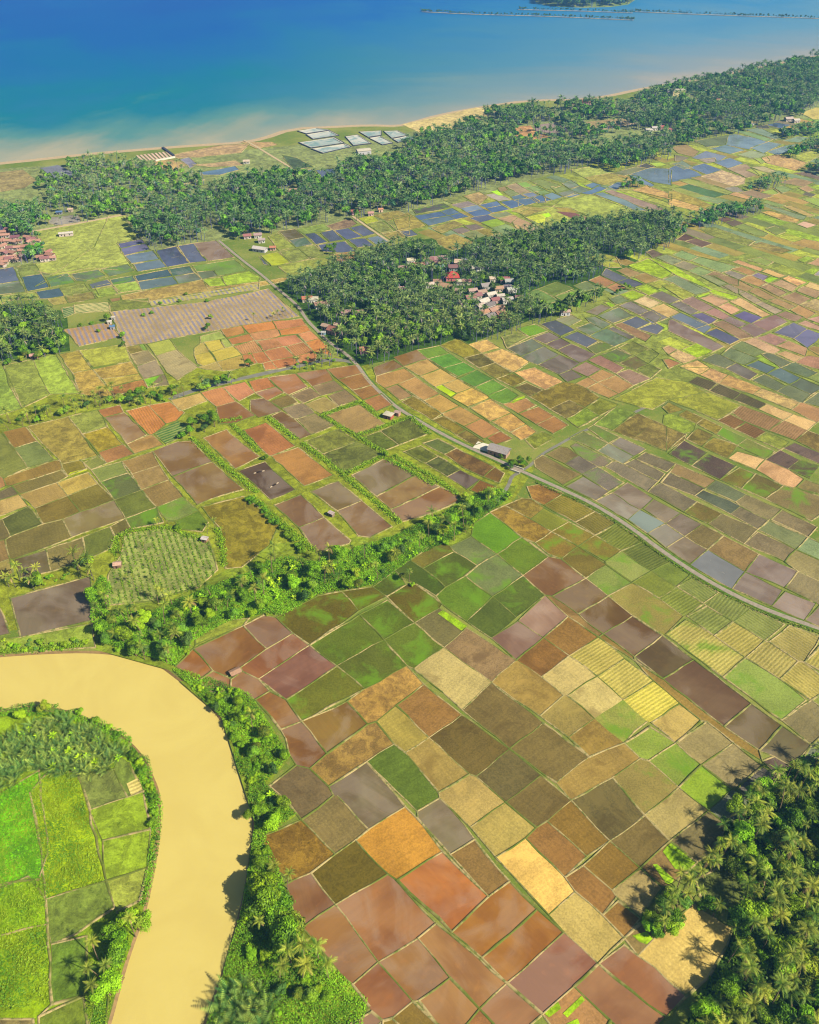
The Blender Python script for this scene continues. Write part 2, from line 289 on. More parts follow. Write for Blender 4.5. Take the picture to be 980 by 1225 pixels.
def join(parts):
    V, F = [], []
    for v, f in parts:
        n = len(V); V += list(v); F += [tuple(i + n for i in x) for x in f]
    return V, F
FIELDS = """
@A 200 725 4.083
a63w 120,213 215,318 150,365 40,295
853w 130,210 372,98 485,210 355,300 290,345 228,312
854w 375,97 470,45 530,60 612,130 487,208
954w 360,303 615,135 690,190 447,353
856w 452,358 693,197 820,293 582,453
a63w 150,368 225,318 310,360 305,400 235,432
964w 315,358 365,318 440,360 497,412 425,455 400,455 315,395
964w 435,460 505,420 578,460 650,565 552,602 510,545
853w 555,605 655,570 778,722 695,792 630,775 595,720 580,650
863w 665,560 875,467 978,580 783,720
672g 585,460 830,300 965,410 655,560
572g 705,190 B120,45 B240,165 B12,290
765 500,880 630,780 697,795 812,925 655,1040 590,960 555,925 510,885
975t 700,795 B205,570 B290,675 787,880
776w 790,882 B155,762 B345,980 B170,1090 835,925
875 660,1045 830,930 B165,1092 B105,1140 825,1210
863t 465,1125 650,1048 818,1215 E290,485 E200,525 E130,480 E60,350
8a4t 140,190 135,130 230,70 400,60 370,95 130,205
@E 300 925 4.083
662 300,487 510,332 670,490 415,635
854w 165,545 293,490 413,640 250,750 220,720 190,600
a64w 415,640 670,495 905,730 620,912
964w 255,755 415,655 620,925 495,1030 420,965 355,880
c83 512,325 755,165 940,380 712,522
954w 500,1035 620,935 785,1110 645,1205 580,1140
964w 630,920 815,808 970,1000 800,1115
b63w 718,525 F120,388 F345,605 F165,775
a75w 818,805 905,738 F90,735 F430,1025 F300,1140
763 690,1195 790,1118 900,1225 870,1300 780,1300
965w 490,1225 590,1165 640,1215 560,1280
873 650,1210 690,1200 760,1260 640,1290
@F 500 925 4.083
a75w 5,1110 160,1000 298,1150 180,1260 100,1225
965w 305,1150 432,1035 610,1180 500,1270 400,1270
a64 240,1225 300,1165 370,1225 330,1270
a62w 165,778 450,530 582,660 310,898
a62w 315,905 585,668 710,775 437,1018
955w 440,1025 715,780 875,930 605,1175
776w 5,185 110,130 275,320 155,395 0,225
864 160,400 278,328 445,528 345,600
eb6 380,412 525,320 765,570 638,690
cb7 640,695 770,588 G190,808 880,925
ba6 258,265 428,145 578,268 380,410
ca6 105,95 255,8 425,140 255,262
764 430,145 600,12 748,130 580,262
964 528,315 630,238 822,408 715,505
863 635,232 748,145 930,332 825,405
664 752,135 G135,22 G285,205 935,328
964 720,512 805,452 970,605 898,692 770,580
863 808,450 935,340 G265,462 G130,570 960,575
963 905,695 G160,625 G275,715 G195,800
965w 765,1040 880,938 G395,1195 G300,1300 G240,1300
b86 612,1178 760,1045 940,1210 900,1290 690,1290
8c2t+ 618,1175 685,1118 700,1150 640,1195
8c2t+ 708,1175 800,1088 815,1110 730,1195
8c2t+ 725,1225 780,1200 790,1225 745,1245
@G 700 925 4.083
954w 75,930 190,840 500,1090 400,1190
764 130,325 290,212 412,330 270,460
ba7 295,205 455,75 600,185 415,325
985g C545,838 C675,745 C860,885 C700,1015
975 270,465 415,340 545,440 430,540 380,560
8c2s+ 395,362 418,342 540,440 500,475 440,470 380,385
8c2s+ 330,448 350,445 435,520 420,545 395,540
aa7 135,575 270,470 380,560 300,660 265,700
875 190,810 270,735 355,790 255,890
8c2t+ 230,795 300,775 330,810 300,838 265,825
ec7 260,895 480,680 530,640 720,760 690,850 600,1000 490,1085
574t 540,520 700,440 880,480 870,600 790,700 650,640 560,600
775 415,330 600,190 705,265 600,400 540,430
788 610,182 725,85 820,155 700,255
@B 400 725 4.083
562g 20,290 240,170 350,290 150,400
572g 250,165 390,88 535,205 385,305 355,290
775 400,85 515,10 640,110 535,195
8c2t+ 505,38 530,22 650,100 620,122
976 540,205 650,105 885,265 765,365
cb8 395,310 535,210 765,375 620,500
b85t 65,465 150,405 360,295 435,380 300,480 205,560 165,575
964 305,490 440,385 620,530 460,640
aa5 205,565 300,490 455,645 345,715
b95 350,720 465,650 655,818 505,910
472 160,760 295,675 345,715 510,930 395,1005
653 470,640 625,535 850,700 690,830
764 630,515 775,382 C200,570 C40,695
664 695,835 C38,700 C190,825 C20,955
@C 600 725 4.083
867w B770,160 80,78 200,155 72,258
853 75,262 205,160 325,245 195,345
963 210,155 330,55 470,150 330,240
a84 B770,375 72,275 300,435 185,535
cb8 195,350 330,250 460,345 320,440
dc6s 335,240 470,160 600,255 470,340
cb8 325,440 465,350 590,455 455,545
dc6s 475,345 605,260 740,365 595,455
985 190,540 305,440 450,548 325,640
9a5g 460,550 590,465 710,565 595,665
dc5s 600,460 745,370 870,475 730,565
974 330,645 450,560 595,670 430,735
764 45,700 205,575 425,735 265,860
a85 270,865 430,745 600,675 680,745 535,840 340,940
764 20,960 195,830 335,945 215,1050 165,1085
8a4g 605,670 725,590 850,670 715,755
ca6 735,575 870,485 975,560 850,665
8a4g 720,758 850,675 970,775 865,885
974 480,150 500,140 650,250 790,355 D515,592 D690,712 D700,750 D690,735 D430,560 D300,470 655,270
@D 740 725 4.083
a97 285,665 430,570 560,665 405,770
a97 410,780 560,672 705,775 550,890
8a3g 300,885 400,782 550,895 435,990
778 580,890 700,790 775,830 690,960 640,950
656 704,765 760,735 840,790 780,830
653w 520,590 650,485 795,580 680,700
664w 690,705 800,590 940,690 850,780
644w 218,355 370,265 645,470 510,585
543w 75,245 215,150 365,260 210,355
643w C500,135 C640,50 C780,145 C645,250
8a5g 510,350 615,258 915,460 790,555
886 800,560 940,460 1000,505 1010,620 940,680
788 945,670 1000,630 1010,830 890,770
cb6sg 230,140 330,68 610,255 510,345
bb6s 465,145 560,80 705,170 625,250
aa6s 630,250 710,180 875,265 785,355
ba6s 790,360 880,275 1010,360 1000,420 945,460
aa6s 735,175 835,95 985,150 905,275
ba5s 910,275 985,195 1030,230 1010,330
895s 335,50 430,0 550,75 470,145
895s 570,75 650,10 810,90 720,165
@H 420 540 5.444
876w 5,155 215,50 425,155 160,290
975w 165,295 415,155 575,230 255,375
964w 260,380 575,232 700,285 690,330 440,430 330,460
773g 390,705 530,610 560,580 665,655 465,760
562g 470,765 670,655 820,745 620,885
786g 645,620 780,555 940,670 825,745 680,650
462g 290,770 380,710 610,885 550,940 430,865 300,790
562g 145,880 280,780 360,865 230,945
652g 240,945 360,870 420,870 590,995 410,1110
662g ~331,738 ~350,728 ~380,713 ~408,708 ~429,731 ~370,771
662g ~409,707 ~445,703 ~462,714 ~429,731
572g 60,1060 235,970 410,1115 210,1220
582g 555,945 740,815 915,940 745,1105 600,1000
786g 745,810 945,675 I245,805 I48,942
592g 785,550 800,470 I25,400 I240,560 I80,665
462 755,1110 920,960 I205,1085 I35,1215
462g I55,945 I245,820 I395,940 I205,1080
3b2+ 250,55 265,50 430,150 415,155
@I 580 540 5.444
582g 90,670 240,565 410,685 250,800
974t 40,395 130,355 420,525 325,590 240,555
874t 130,350 240,305 300,310 385,370 300,440
964t 275,230 360,215 510,270 380,350 310,310
893 300,445 390,370 545,460 435,520
883s 390,355 515,275 715,390 585,460
773s 590,465 720,395 855,470 715,545
783s 725,545 860,470 J120,435 J15,485
873g 440,525 550,460 710,545 605,615
863g 330,600 435,525 605,620 500,695 410,665
873g 610,620 720,550 880,645 785,715
763g 505,700 610,625 790,735 660,825
9a6g 785,720 885,650 J155,585 J65,640
795g 665,830 795,745 J60,645 805,940
854w 255,810 420,685 490,710 650,825 440,940 395,920
752w 445,945 655,830 795,940 610,1055
642w 605,1065 800,945 960,1070 770,1185
a89w 220,1100 390,950 535,1075 380,1210
975 395,940 430,950 760,1190 740,1210 540,1075
995g 810,942 J65,645 J315,812 J215,890 965,1070
875 320,60 375,25 630,155 510,220 400,150 330,105
777 520,80 615,30 730,95 630,145
777g 640,150 740,105 905,205 815,260
889w 525,230 640,165 800,265 715,320
@J 740 540 4.083
673s 20,490 125,440 235,520 245,540 165,580
683 165,585 250,545 350,605 285,660
783 75,640 160,590 275,660 195,715
895s 290,665 360,620 485,685 415,740
894s 195,720 285,665 405,745 320,805
895s 420,745 490,695 640,770 565,830
877w I835,265 I930,205 165,230 105,280
99aw I725,325 I825,275 95,285 40,335
89aw 50,335 110,290 220,350 140,400
887w 120,280 175,235 300,300 230,350
889w 145,405 230,360 315,415 230,470
766w 235,350 305,305 405,355 325,415
877w 235,475 320,420 430,480 345,550
764 330,415 410,360 510,410 435,475
975 440,480 515,415 680,500 615,580
88aw 355,555 435,490 615,590 550,670
879w 620,590 690,505 870,585 810,665
768w 560,675 620,600 800,680 745,755
98aw 750,760 815,685 965,745 905,825
878w 910,830 985,750 1020,735 1010,870
886 815,670 880,590 1010,655 1005,745 965,740
996 815,540 865,485 1000,545 1010,645 875,585
876 615,455 680,395 860,485 810,540
775 440,355 510,305 675,380 610,450
763g 325,300 385,250 500,305 435,355
776 145,200 205,160 380,245 315,295
566 375,220 410,190 590,270 545,305
676 430,185 480,145 620,210 570,245
886 575,250 625,215 795,285 735,335
776 550,310 600,270 725,340 680,380
786 680,385 735,335 920,420 870,475
876 745,335 800,285 970,370 925,415
8a8 870,480 930,425 1000,455 1010,540
a86 250,100 285,60 470,140 425,180
776 205,150 250,105 420,180 370,215
776 80,35 130,5 275,60 235,100
776 25,65 80,35 225,110 195,145
887 I780,100 I840,65 190,150 140,195
773g 500,140 590,80 665,110 600,180
663g 600,185 670,110 800,165 715,230
eb9 535,35 580,0 715,40 670,85
ea8 670,95 720,45 905,135 850,180
875g 720,235 810,170 900,190 1010,230 1010,290 940,340 830,285
885 870,175 910,140 1000,170 1010,215
@K 0 480 5.444
784 -40,220 15,215 90,310 180,435 20,500 -40,470
963 15,200 165,165 240,255 95,300
685 95,310 245,265 355,385 180,435
995t 180,165 440,100 640,355 520,390 400,410 255,250
795t 450,100 640,60 700,165 530,215
993t 540,215 700,170 800,275 640,330
b64 635,55 780,25 805,75 675,105
976w 680,110 810,75 955,220 830,280
c74s L5,65 L150,30 L265,150 L155,220
c74s L150,25 L290,5 L385,75 L330,130 L265,150
b85 L10,280 L175,220 L250,285 L60,345
a65 635,340 800,285 875,345 700,405
974 25,505 390,385 400,445 70,550 40,550
774 85,550 400,450 440,490 370,530 130,605
883 405,430 400,410 520,380 565,440 440,490
bc2+ 440,488 460,465 560,440 568,452 470,485
895 545,400 640,360 695,405 590,445
b96 135,605 365,535 435,615 225,695
ca5 375,530 575,465 635,535 440,610
795 595,450 790,395 830,465 650,525
564g 655,530 840,470 915,575 745,640
975 795,390 L175,330 L220,415 L40,475
a86 L45,475 L225,420 L285,510 L105,575
975 L110,580 L285,515 L375,620 L205,690
773 450,615 640,540 740,640 525,720
763 230,700 435,625 520,720 285,800
563 15,765 190,690 280,800 70,880
ca7 -40,660 120,610 180,680 -40,760
665 -40,605 75,555 120,605 -40,655
774 40,900 70,885 405,770 465,890 70,1025
875w 410,770 740,655 815,770 470,885
673 755,640 L105,585 L200,690 L0,755
573g 820,755 L200,695 L250,790 L40,835 850,830
795g L215,690 L380,625 L475,710 L320,780 L270,780
582 L320,785 L480,715 L540,790 L500,850 L370,835
673 545,885 715,820 745,880 720,960 560,1040
774 720,815 815,775 850,830 750,880
885 305,965 530,890 565,1035 335,1110
664w 90,1030 300,970 330,1110 130,1150
995 -40,1070 65,1035 90,1140 -40,1180
975 -40,920 30,905 60,1020 -40,1060
664 -40,790 15,770 65,880 -40,910
b75 -40,480 0,490 40,555 -40,585
@L 150 480 5.444
864w 185,325 340,265 435,260 565,390 305,490
864w 310,495 570,400 770,575 640,610 470,675
a74w 510,240 660,185 875,360 715,440
b64 770,190 915,140 M290,510 M115,570 M70,530
544w 735,455 910,395 M290,795 M130,860
8a6R 190,210 340,125 420,170 330,250 265,280
883t 500,690 770,620 1000,810 940,940 760,1080 655,1090 620,830
9a7t 0,865 250,830 540,900 600,1100 480,1210 180,1300 -120,1330 -110,1130 -30,1010
@M 300 440 5.444
b74 135,575 310,520 540,700 350,770
865w 155,895 325,825 475,970 310,1035
865w 315,1045 480,980 650,1125 640,1145 430,1205
764w 390,805 570,740 720,865 560,930
865w 565,935 725,870 920,1035 780,1105 700,1095
784t 350,480 575,400 690,480 470,560
674t 475,565 695,480 845,560 620,680 585,670
a86 490,310 710,240 870,365 700,435
573t 730,455 840,415 960,500 860,545
563t 845,410 N215,545 N355,640 N150,725
b64 -15,90 110,65 160,125 25,160
a64w 30,165 165,125 220,165 110,215
a64w 115,65 290,35 370,125 250,175 215,160
964w 295,40 490,10 540,80 400,120
964w 495,10 700,-20 725,35 565,75
876 405,125 545,85 610,140 460,180
876 265,180 385,130 455,185 345,230
774 125,220 245,178 305,225 200,265
887 205,265 330,230 415,295 285,335
aa6 355,240 480,190 570,250 455,300
876 505,185 620,145 700,210 575,250
886 300,335 420,300 545,375 400,430
753w 135,315 205,285 395,440 320,465
964 570,80 725,40 790,110 660,145
964 665,150 800,110 850,170 730,210
a64 735,215 860,170 925,240 820,285
753w 0,210 85,200 195,280 110,310 55,325 0,290
ca6 ~205,479 ~239,470 ~247,480 ~215,492
c75 ~241,470 ~266,464 ~281,480 ~259,487
c76 ~268,463 ~293,457 ~305,470 ~286,480
853w ~259,487 ~283,481 ~306,497 ~280,507 ~262,507
@N 450 400 5.444
963w 115,150 265,105 330,160 180,205
753w -20,215 110,165 175,215 0,270
b85 0,275 185,220 255,275 55,350 0,310
976 60,355 135,325 240,400 155,430
b86 140,325 260,280 415,385 310,430
c96 185,210 335,165 415,220 285,270
da6 290,275 425,225 530,290 380,340
da6 435,325 535,295 620,350 525,385 490,365
ad1 385,345 425,330 525,385 490,410
c95 310,435 415,390 540,465 430,510
da6t 490,415 630,345 735,415 600,475
b85 430,520 550,470 685,545 570,600
da7t 615,480 745,420 880,510 740,570
b75 575,600 690,550 805,630 700,680
c96t 755,570 885,515 980,580 870,640
954 720,675 815,630 890,680 780,720
c97t 880,640 975,590 1045,635 Q125,470
593 265,100 415,75 475,120 335,155
393 345,160 480,125 570,180 435,220
393 440,222 570,182 650,230 535,275
383 540,285 655,232 760,290 640,345
493 645,345 765,295 850,345 725,400
493 730,400 855,350 930,400 870,445 820,455
9c2t+ 870,440 965,400 970,415 890,450
883t 420,70 530,25 600,65 690,120 570,155
664t 575,155 690,125 770,185 670,220
774t 670,220 780,185 880,255 780,290
773t 785,290 890,250 980,300 890,345
664t 895,345 980,315 Q270,145 Q180,190
da8t 595,65 720,35 810,90 685,125
da8t 700,130 825,95 1000,180 900,245
773t 165,440 240,405 425,520 360,560
773t 365,560 440,530 580,620 520,655
774t 525,660 590,625 710,700 640,725
574 305,710 400,680 520,740 440,780
673t 180,765 290,725 400,795 300,835
564t 320,840 410,795 540,880 460,925
754t 450,785 530,745 770,860 690,930 570,870
434w 465,930 550,885 670,945 590,1010
853 610,1015 680,950 780,990 720,1060
753 705,930 775,870 835,905 800,970
@Q 600 440 5.444
ea8t 80,35 215,0 405,90 285,145
b86 480,100 565,65 620,95 550,135
b86 565,62 655,15 740,50 625,95
b86 555,135 625,97 765,175 700,200
b86 630,95 745,50 860,115 765,170
978 750,40 830,10 970,75 860,115
773t 190,190 400,95 480,105 640,195 545,255 440,210 310,270
664t 315,270 440,212 545,258 420,330
783t 550,260 645,200 760,240 640,310
693t 425,335 550,270 635,315 500,390
b75 15,240 160,200 225,245 105,300
a64 115,300 240,255 340,315 225,370
a64 230,370 345,318 435,375 335,430
683t 150,465 265,415 345,455 215,530
694t 600,370 740,260 870,290 720,410
684g 560,395 600,375 765,450 700,490
785g 445,460 530,415 690,490 620,540 540,500
877g 450,510 485,490 720,605 650,645 500,570
777w 710,495 775,455 940,530 865,575
799w 630,545 695,500 860,580 790,625
875 285,565 380,515 430,520 500,570 410,625
764t 725,410 885,295 1000,345 860,465
9a4t ~733,478 ~785,452 ~822,457 ~848,470 ~886,485 ~858,503 ~838,494 ~800,478 ~780,490 ~765,487
@R 800 440 5.444
ea8t 80,0 270,0 200,45
c86 800,275 860,230 1010,275 1010,340 965,355
eb8 585,270 640,240 810,300 745,340
eb8 755,345 815,305 965,360 905,410
554s 125,95 185,58 315,100 260,150
554s 265,150 325,110 465,165 415,210
554s 425,210 475,165 640,235 580,270
a76s 415,295 475,245 735,345 650,410 500,355
a76s 655,415 750,345 900,410 820,475
854s 310,350 400,305 495,350 425,400
854s 430,400 505,360 630,415 560,460
9a4t 240,160 470,245 320,340 0,215
884t 0,300 -40,260 0,225 100,275
884t 60,310 115,275 225,330 180,360
884t 180,365 230,330 350,385 310,430
8a4t -30,310 60,310 180,370 165,410 100,430 -40,370
764t -10,385 115,435 100,470 -10,540
774t 115,465 190,395 290,440 215,515
884t 220,515 290,455 450,510 380,590
694g 310,440 350,395 505,460 440,500
784g 450,510 515,465 690,545 620,590
794t 565,470 640,420 785,485 720,540
764t 830,475 910,410 1010,450 1010,560
657 745,525 820,490 1010,570 1010,640
546 640,595 730,535 850,600 775,660
554g 780,660 850,605 980,640 915,720
546g 0,560 100,480 250,555 145,640
546g 155,640 265,565 440,640 325,730
875t ~758,525 ~783,504 ~821,520 ~797,541
@S 600 330 5.444
978 460,605 550,560 650,605 560,655
967 560,550 640,520 800,600 740,635
684 235,85 360,40 470,85 340,135
695 160,110 230,90 345,145 365,165 300,185
694 350,135 490,90 535,115 400,165
686 470,65 550,35 640,75 540,105
b76 570,30 640,0 745,45 660,75
b76 680,75 745,45 815,80 740,105
887w 540,235 650,185 715,210 620,260
9a8w 350,285 450,250 520,290 440,330
687w 630,260 760,205 860,260 725,310
687w 545,275 610,265 715,315 660,345 580,305
586w 485,340 575,305 660,350 570,390
587w 580,390 690,345 840,415 740,460
667w 690,340 725,330 875,400 830,415
557w 250,315 345,290 480,355 385,395
6a3 100,345 220,315 300,360 180,395
785t 0,400 110,370 180,400 30,470
767w 195,405 310,365 380,405 285,445
768w 290,445 390,405 450,440 360,485
668w 400,400 490,362 630,425 550,465
768w 365,485 455,445 610,515 510,570
674g 560,470 640,430 730,465 615,510
675g 645,515 745,475 850,520 765,570
664g 770,570 870,525 950,575 870,610
784t 760,470 850,425 960,475 870,520
684t 875,520 975,475 1030,510 960,570
684t 875,615 960,575 1040,610 970,665
677w 40,475 195,410 275,455 125,525
677w 125,530 285,460 370,510 235,580
666w 240,580 380,515 510,570 450,610 370,640
666w 370,645 450,615 530,660 430,695
a76 730,320 780,310 980,390 940,430
668w 780,300 875,262 970,305 880,345
668w 885,350 1000,305 1060,340 1010,385
686 700,150 770,125 830,160 750,190
8c2 670,175 700,170 745,190 720,205
779w 765,195 850,165 960,225 890,255
779w 895,260 980,230 1040,270 1000,320
9b3t 770,125 850,95 940,125 850,160
9b3t 865,90 940,60 1030,100 960,130
@U 700 230 5.444
eca 305,710 390,680 495,720 420,755
eb7 425,760 510,725 620,780 540,815
9a4t 0,430 110,400 200,420 240,490 150,490
a84 175,450 240,430 330,460 270,480
668w 105,540 135,495 280,560 205,585
a86 205,510 270,490 370,530 290,555
557w 210,590 285,560 385,600 320,620
a85 310,550 390,525 480,570 400,595
9a4t 400,600 490,570 550,600 480,630
9b3t 280,475 410,430 570,530 500,565 380,520 300,490
9b3t 420,430 580,480 830,630 1000,680 980,710 820,660 560,520
656 395,390 440,372 520,410 440,430
645 590,310 650,270 720,300 650,320
756 650,320 725,300 830,335 760,360
798 505,570 590,540 820,640 725,670 600,610
9a4t 500,610 570,590 720,670 640,700
9b3t 325,620 400,600 490,640 410,675
9b3t 220,665 310,635 400,675 320,705
9c3 720,670 810,650 830,660 740,690
898 460,425 530,405 640,445 570,475
7a7 570,410 630,380 740,420 680,450
7a7 690,445 740,420 930,470 1000,490 890,525 770,480
998 580,480 640,450 740,485 670,510
8a7 670,515 745,485 830,520 750,545
976 785,540 840,515 1000,570 1000,610 940,600
897 750,550 790,540 940,600 880,615
998 880,615 940,600 1000,630 1000,660
778w 415,675 500,645 620,700 550,730
778w 220,740 290,710 420,775 350,800
778w 355,800 440,765 540,820 460,850
778w 550,730 620,710 740,775 680,800
678w 545,820 620,785 810,860 720,890
978 620,710 700,680 840,750 770,780
658w 690,800 760,785 860,830 800,860
@T 800 330 5.444
eb8t 70,590 190,550 270,600 190,645
c98t 205,650 275,605 385,645 325,700
c97t 330,700 395,645 605,735 545,775
ca8t 555,775 615,735 850,825 795,870
c98 195,145 280,125 390,165 320,200
ea9 320,205 385,175 470,225 410,255
eb8 395,165 470,145 665,255 610,270
9c3 170,135 270,105 280,115 200,145
a78 230,240 300,210 400,265 355,290
878w 0,290 20,285 190,370 360,460 295,495 150,430 0,360
679w 10,270 75,245 280,335 230,375
558w 235,375 310,345 460,415 395,450
976 280,310 345,290 545,400 470,415
879w 355,290 405,265 515,315 455,340
659w 420,260 490,230 610,275 535,310
868w 545,310 690,255 775,300 650,360
879w 465,345 535,315 645,365 560,400
a78 570,405 660,375 770,420 700,455
669w 680,370 810,305 900,345 810,410
66aw 815,410 905,350 1000,385 950,440 910,470
da9 490,430 560,405 735,485 685,510
b87 700,460 780,425 900,470 890,525
da8 705,510 760,490 870,530 820,560
b77 830,565 920,520 1010,545 1010,620
a85 905,480 945,460 1010,470 1010,535
9b3t 90,480 180,440 290,490 190,535
ca9t 0,520 60,485 185,540 95,570
c98 -40,470 0,455 55,480 0,515
a65 -40,545 0,540 80,570 0,605
676 205,550 300,505 440,560 365,605
686 340,515 400,470 590,535 495,580
685 400,460 470,425 640,495 560,530
667w 370,605 440,570 580,640 525,680
578w 495,585 580,550 700,600 640,635
676 540,680 620,640 760,715 700,750
578w 640,640 720,600 860,665 780,705
676 600,510 640,505 800,565 730,595
576 735,600 820,565 975,630 905,665
577w 790,710 860,665 1010,730 930,770
676 710,755 790,710 930,780 870,830
795 900,665 970,635 1010,640 1010,710
676 880,825 1000,740 1010,860
8d2 615,30 650,5 720,15 650,50
a87 590,70 650,50 770,110 720,135
b98 660,50 740,20 840,70 800,105
b86 460,30 540,0 640,45 590,75
977 700,255 760,230 880,270 820,300
b85 790,225 850,190 960,245 900,280
aa9 560,180 600,165 750,230 700,250
998 460,120 500,105 610,165 560,180
998 350,65 390,55 500,105 440,115
897 200,0 290,0 385,50 330,70
a86 270,0 380,0 560,80 500,100
a86 520,100 580,80 700,145 640,160
a86 650,165 700,145 830,200 780,220
a87 730,140 820,105 930,150 850,190
a87 830,100 880,70 1010,110 960,150
aa8t 860,190 940,150 1010,165 1010,240
ea8t 730,20 780,0 900,45 840,70
db8 880,65 920,40 1010,70 1010,105
c99 840,310 890,290 1010,340 1010,370
b89 900,285 1000,255 1010,320
@V 800 230 5.444
d97 415,455 450,440 620,500 600,520
eb7 600,515 640,500 765,545 720,560
a75 410,500 470,485 570,520 530,545
87a 535,540 580,525 660,550 620,580
c98 900,465 970,430 1010,440 1010,490
889 360,525 400,510 510,545 455,570
88a 945,540 980,510 1010,520 1010,550
645 315,175 370,160 425,180 365,195
656 365,200 430,180 485,205 420,225
795 430,225 490,205 650,270 620,290 560,280
795 630,240 690,220 770,255 700,280
a85 790,335 880,305 1010,330 1010,390 900,360
c96t 600,130 650,120 860,180 830,200 730,180
dab 835,210 880,190 970,215 900,235
b96 750,95 800,90 950,150 900,160
798 600,80 640,75 900,165 880,180
895t 190,235 300,230 560,320 520,350 300,290
885t 520,345 600,325 800,380 740,400
8a5 510,440 600,425 680,455 640,480
9b4 840,440 900,415 950,430 880,460
@W 800 110 5.444
89bw 390,280 430,275 640,325 520,375 370,345
7a7 410,250 460,245 680,310 640,325 560,300
799 490,245 600,235 740,300 690,310
89aw 530,365 650,325 740,340 620,400
89aw 640,390 760,350 830,340 800,380 720,410
8aa 740,320 840,290 920,300 850,330
79aw 270,370 370,345 500,380 400,405
9a9 450,410 540,380 640,405 560,440
556 555,225 640,215 660,240 590,240
458w 630,215 700,200 800,215 730,240
675 170,320 390,280 370,345 250,360
a86 20,360 110,340 200,390 160,425 60,400
88aw 150,430 240,385 380,420 320,460
a9a 190,440 300,430 310,455 250,465
67aw 0,500 60,470 180,520 220,545 120,575 0,590
67aw 130,490 230,465 350,510 250,540
78bw 290,460 400,430 490,465 390,500
799 20,470 90,450 160,490 100,505
887 40,410 140,430 90,450 40,450
caat 200,550 350,510 500,560 490,600 420,615
a88 380,500 500,470 590,540 510,560
9b5 550,430 640,420 660,450 600,465
c98t 600,430 700,410 900,465 830,515 640,465
bb9 530,490 620,485 700,515 650,530
ab5 500,510 540,500 650,530 600,550
ab5t 800,420 940,385 1010,400 900,460
767 810,530 900,520 1010,560 980,575
a87 730,590 820,560 950,590 880,620
556 870,670 900,655 960,670 930,685
8b5 870,700 940,690 1010,700 1010,760
c98 840,625 900,610 950,640 900,650
9a5 60,575 130,565 420,655 380,670
375 60,620 130,600 370,670 300,690
a86 140,560 200,550 420,620 360,630
99a 360,625 450,620 490,650 420,655
d97 390,670 440,655 610,705 580,720
977 460,660 540,640 680,680 600,700
9a5 20,635 60,625 310,700 240,710
8a8 170,690 240,680 400,705 320,730
a95t 0,650 40,645 280,740 240,760 0,690
da8t 0,700 30,695 260,770 200,780 0,735
bb5t 830,240 900,210 980,200 1010,230 860,245
cc7 860,140 960,100 1010,110 1010,180 940,180
8a7 680,620 740,610 810,635 740,660
9b5 600,655 680,630 720,660 680,670
8a6 600,720 640,705 760,740 700,755
788w 600,740 680,740 900,810 1010,840
@X 620 130 5.444
895 75,470 150,460 280,505 200,530
7a6 60,515 120,500 210,545 150,560
79bw 160,565 220,545 290,575 220,595
77aw 20,555 60,540 130,565 80,580
46aw 0,590 100,580 140,600 0,640
46aw 100,580 150,565 220,600 140,610
895 210,510 280,500 340,530 250,550
798w 250,550 330,525 400,550 300,575
798w 285,490 340,465 400,500 340,525
688w 330,525 400,505 470,530 400,550
57bw 400,555 470,530 520,500 580,520 460,560
57aw 430,500 490,480 550,500 480,520
68bw 300,575 370,550 410,560 340,580
78bw 580,510 640,480 700,480 640,530
aa5t 430,450 600,420 720,460 560,500
ab6t 340,400 480,375 620,410 430,450
785w 610,420 760,380 840,390 690,435
556 770,375 830,355 890,380 840,390
ac5 850,355 930,350 970,365 900,380
78aw 690,440 860,385 1000,400 1000,500 880,480 740,430
78bw 720,430 800,450 890,500 860,515 800,490
ab5t 290,590 480,560 760,665 620,715 510,730 350,650 220,640
ab5t 0,680 100,640 230,640 400,745 300,770 150,780
857+ 245,670 370,680 470,720 410,740
9e2+ 155,690 200,680 215,700 185,710
da9t -40,740 0,710 140,770 100,800 0,790
79aw 490,555 550,545 760,625 840,665 760,665 650,615
a89 560,540 610,530 900,630 960,655 890,670 700,595
ab5t 650,530 720,525 1000,620 1000,650
c97t 740,530 840,500 1000,560 1000,600
@P 470 190 5.444
46aw 120,375 310,345 360,370 175,400
579w 180,405 360,372 410,395 235,438
57aw 310,340 385,320 440,350 365,370
46aw 365,372 440,352 500,378 415,395
895t 330,270 450,245 500,270 390,295
556g 130,330 330,290 375,315 300,335 150,360
98a 375,300 490,275 550,300 440,320
89cw 440,325 550,302 590,325 480,348
46aw 480,350 590,328 645,355 530,378
b97t 455,240 560,215 620,255 560,300
57bw 560,300 680,275 710,300 610,322
46aw 610,322 710,305 760,330 650,350
bbb 600,235 680,225 770,265 690,278
46aw 700,280 780,268 850,300 770,325
579w 765,250 830,235 880,260 790,272
57aw 790,270 890,258 940,285 860,305
9e3+ 640,215 680,205 720,240 690,240
a86 680,190 730,180 750,205 700,215
896 720,215 780,205 830,232 770,245
b98 730,180 800,160 900,220 830,230
7b5 805,155 870,150 910,175 850,185
8a6 850,190 910,175 980,205 910,220
88bw 830,228 910,218 960,240 890,255
46aw 900,250 980,235 1000,285 950,290
558w 500,390 620,365 680,385 570,415
897 620,365 740,345 780,365 690,385
c98 680,390 790,368 960,455 930,470 830,440
dba 850,460 960,440 930,490 880,490
8b4 570,415 680,395 740,425 640,450
7a7 640,450 740,425 860,475 740,510
a97 640,500 700,485 740,520 690,540
a95t 770,340 860,310 1000,330 870,375
bc5t 860,380 1000,350 1000,450
878 380,460 450,445 520,470 430,490
878 460,435 540,425 600,450 510,470
896 450,490 540,465 600,500 530,525
994t 540,465 620,455 680,490 620,510
a95t 280,530 400,490 540,550 380,600 300,560
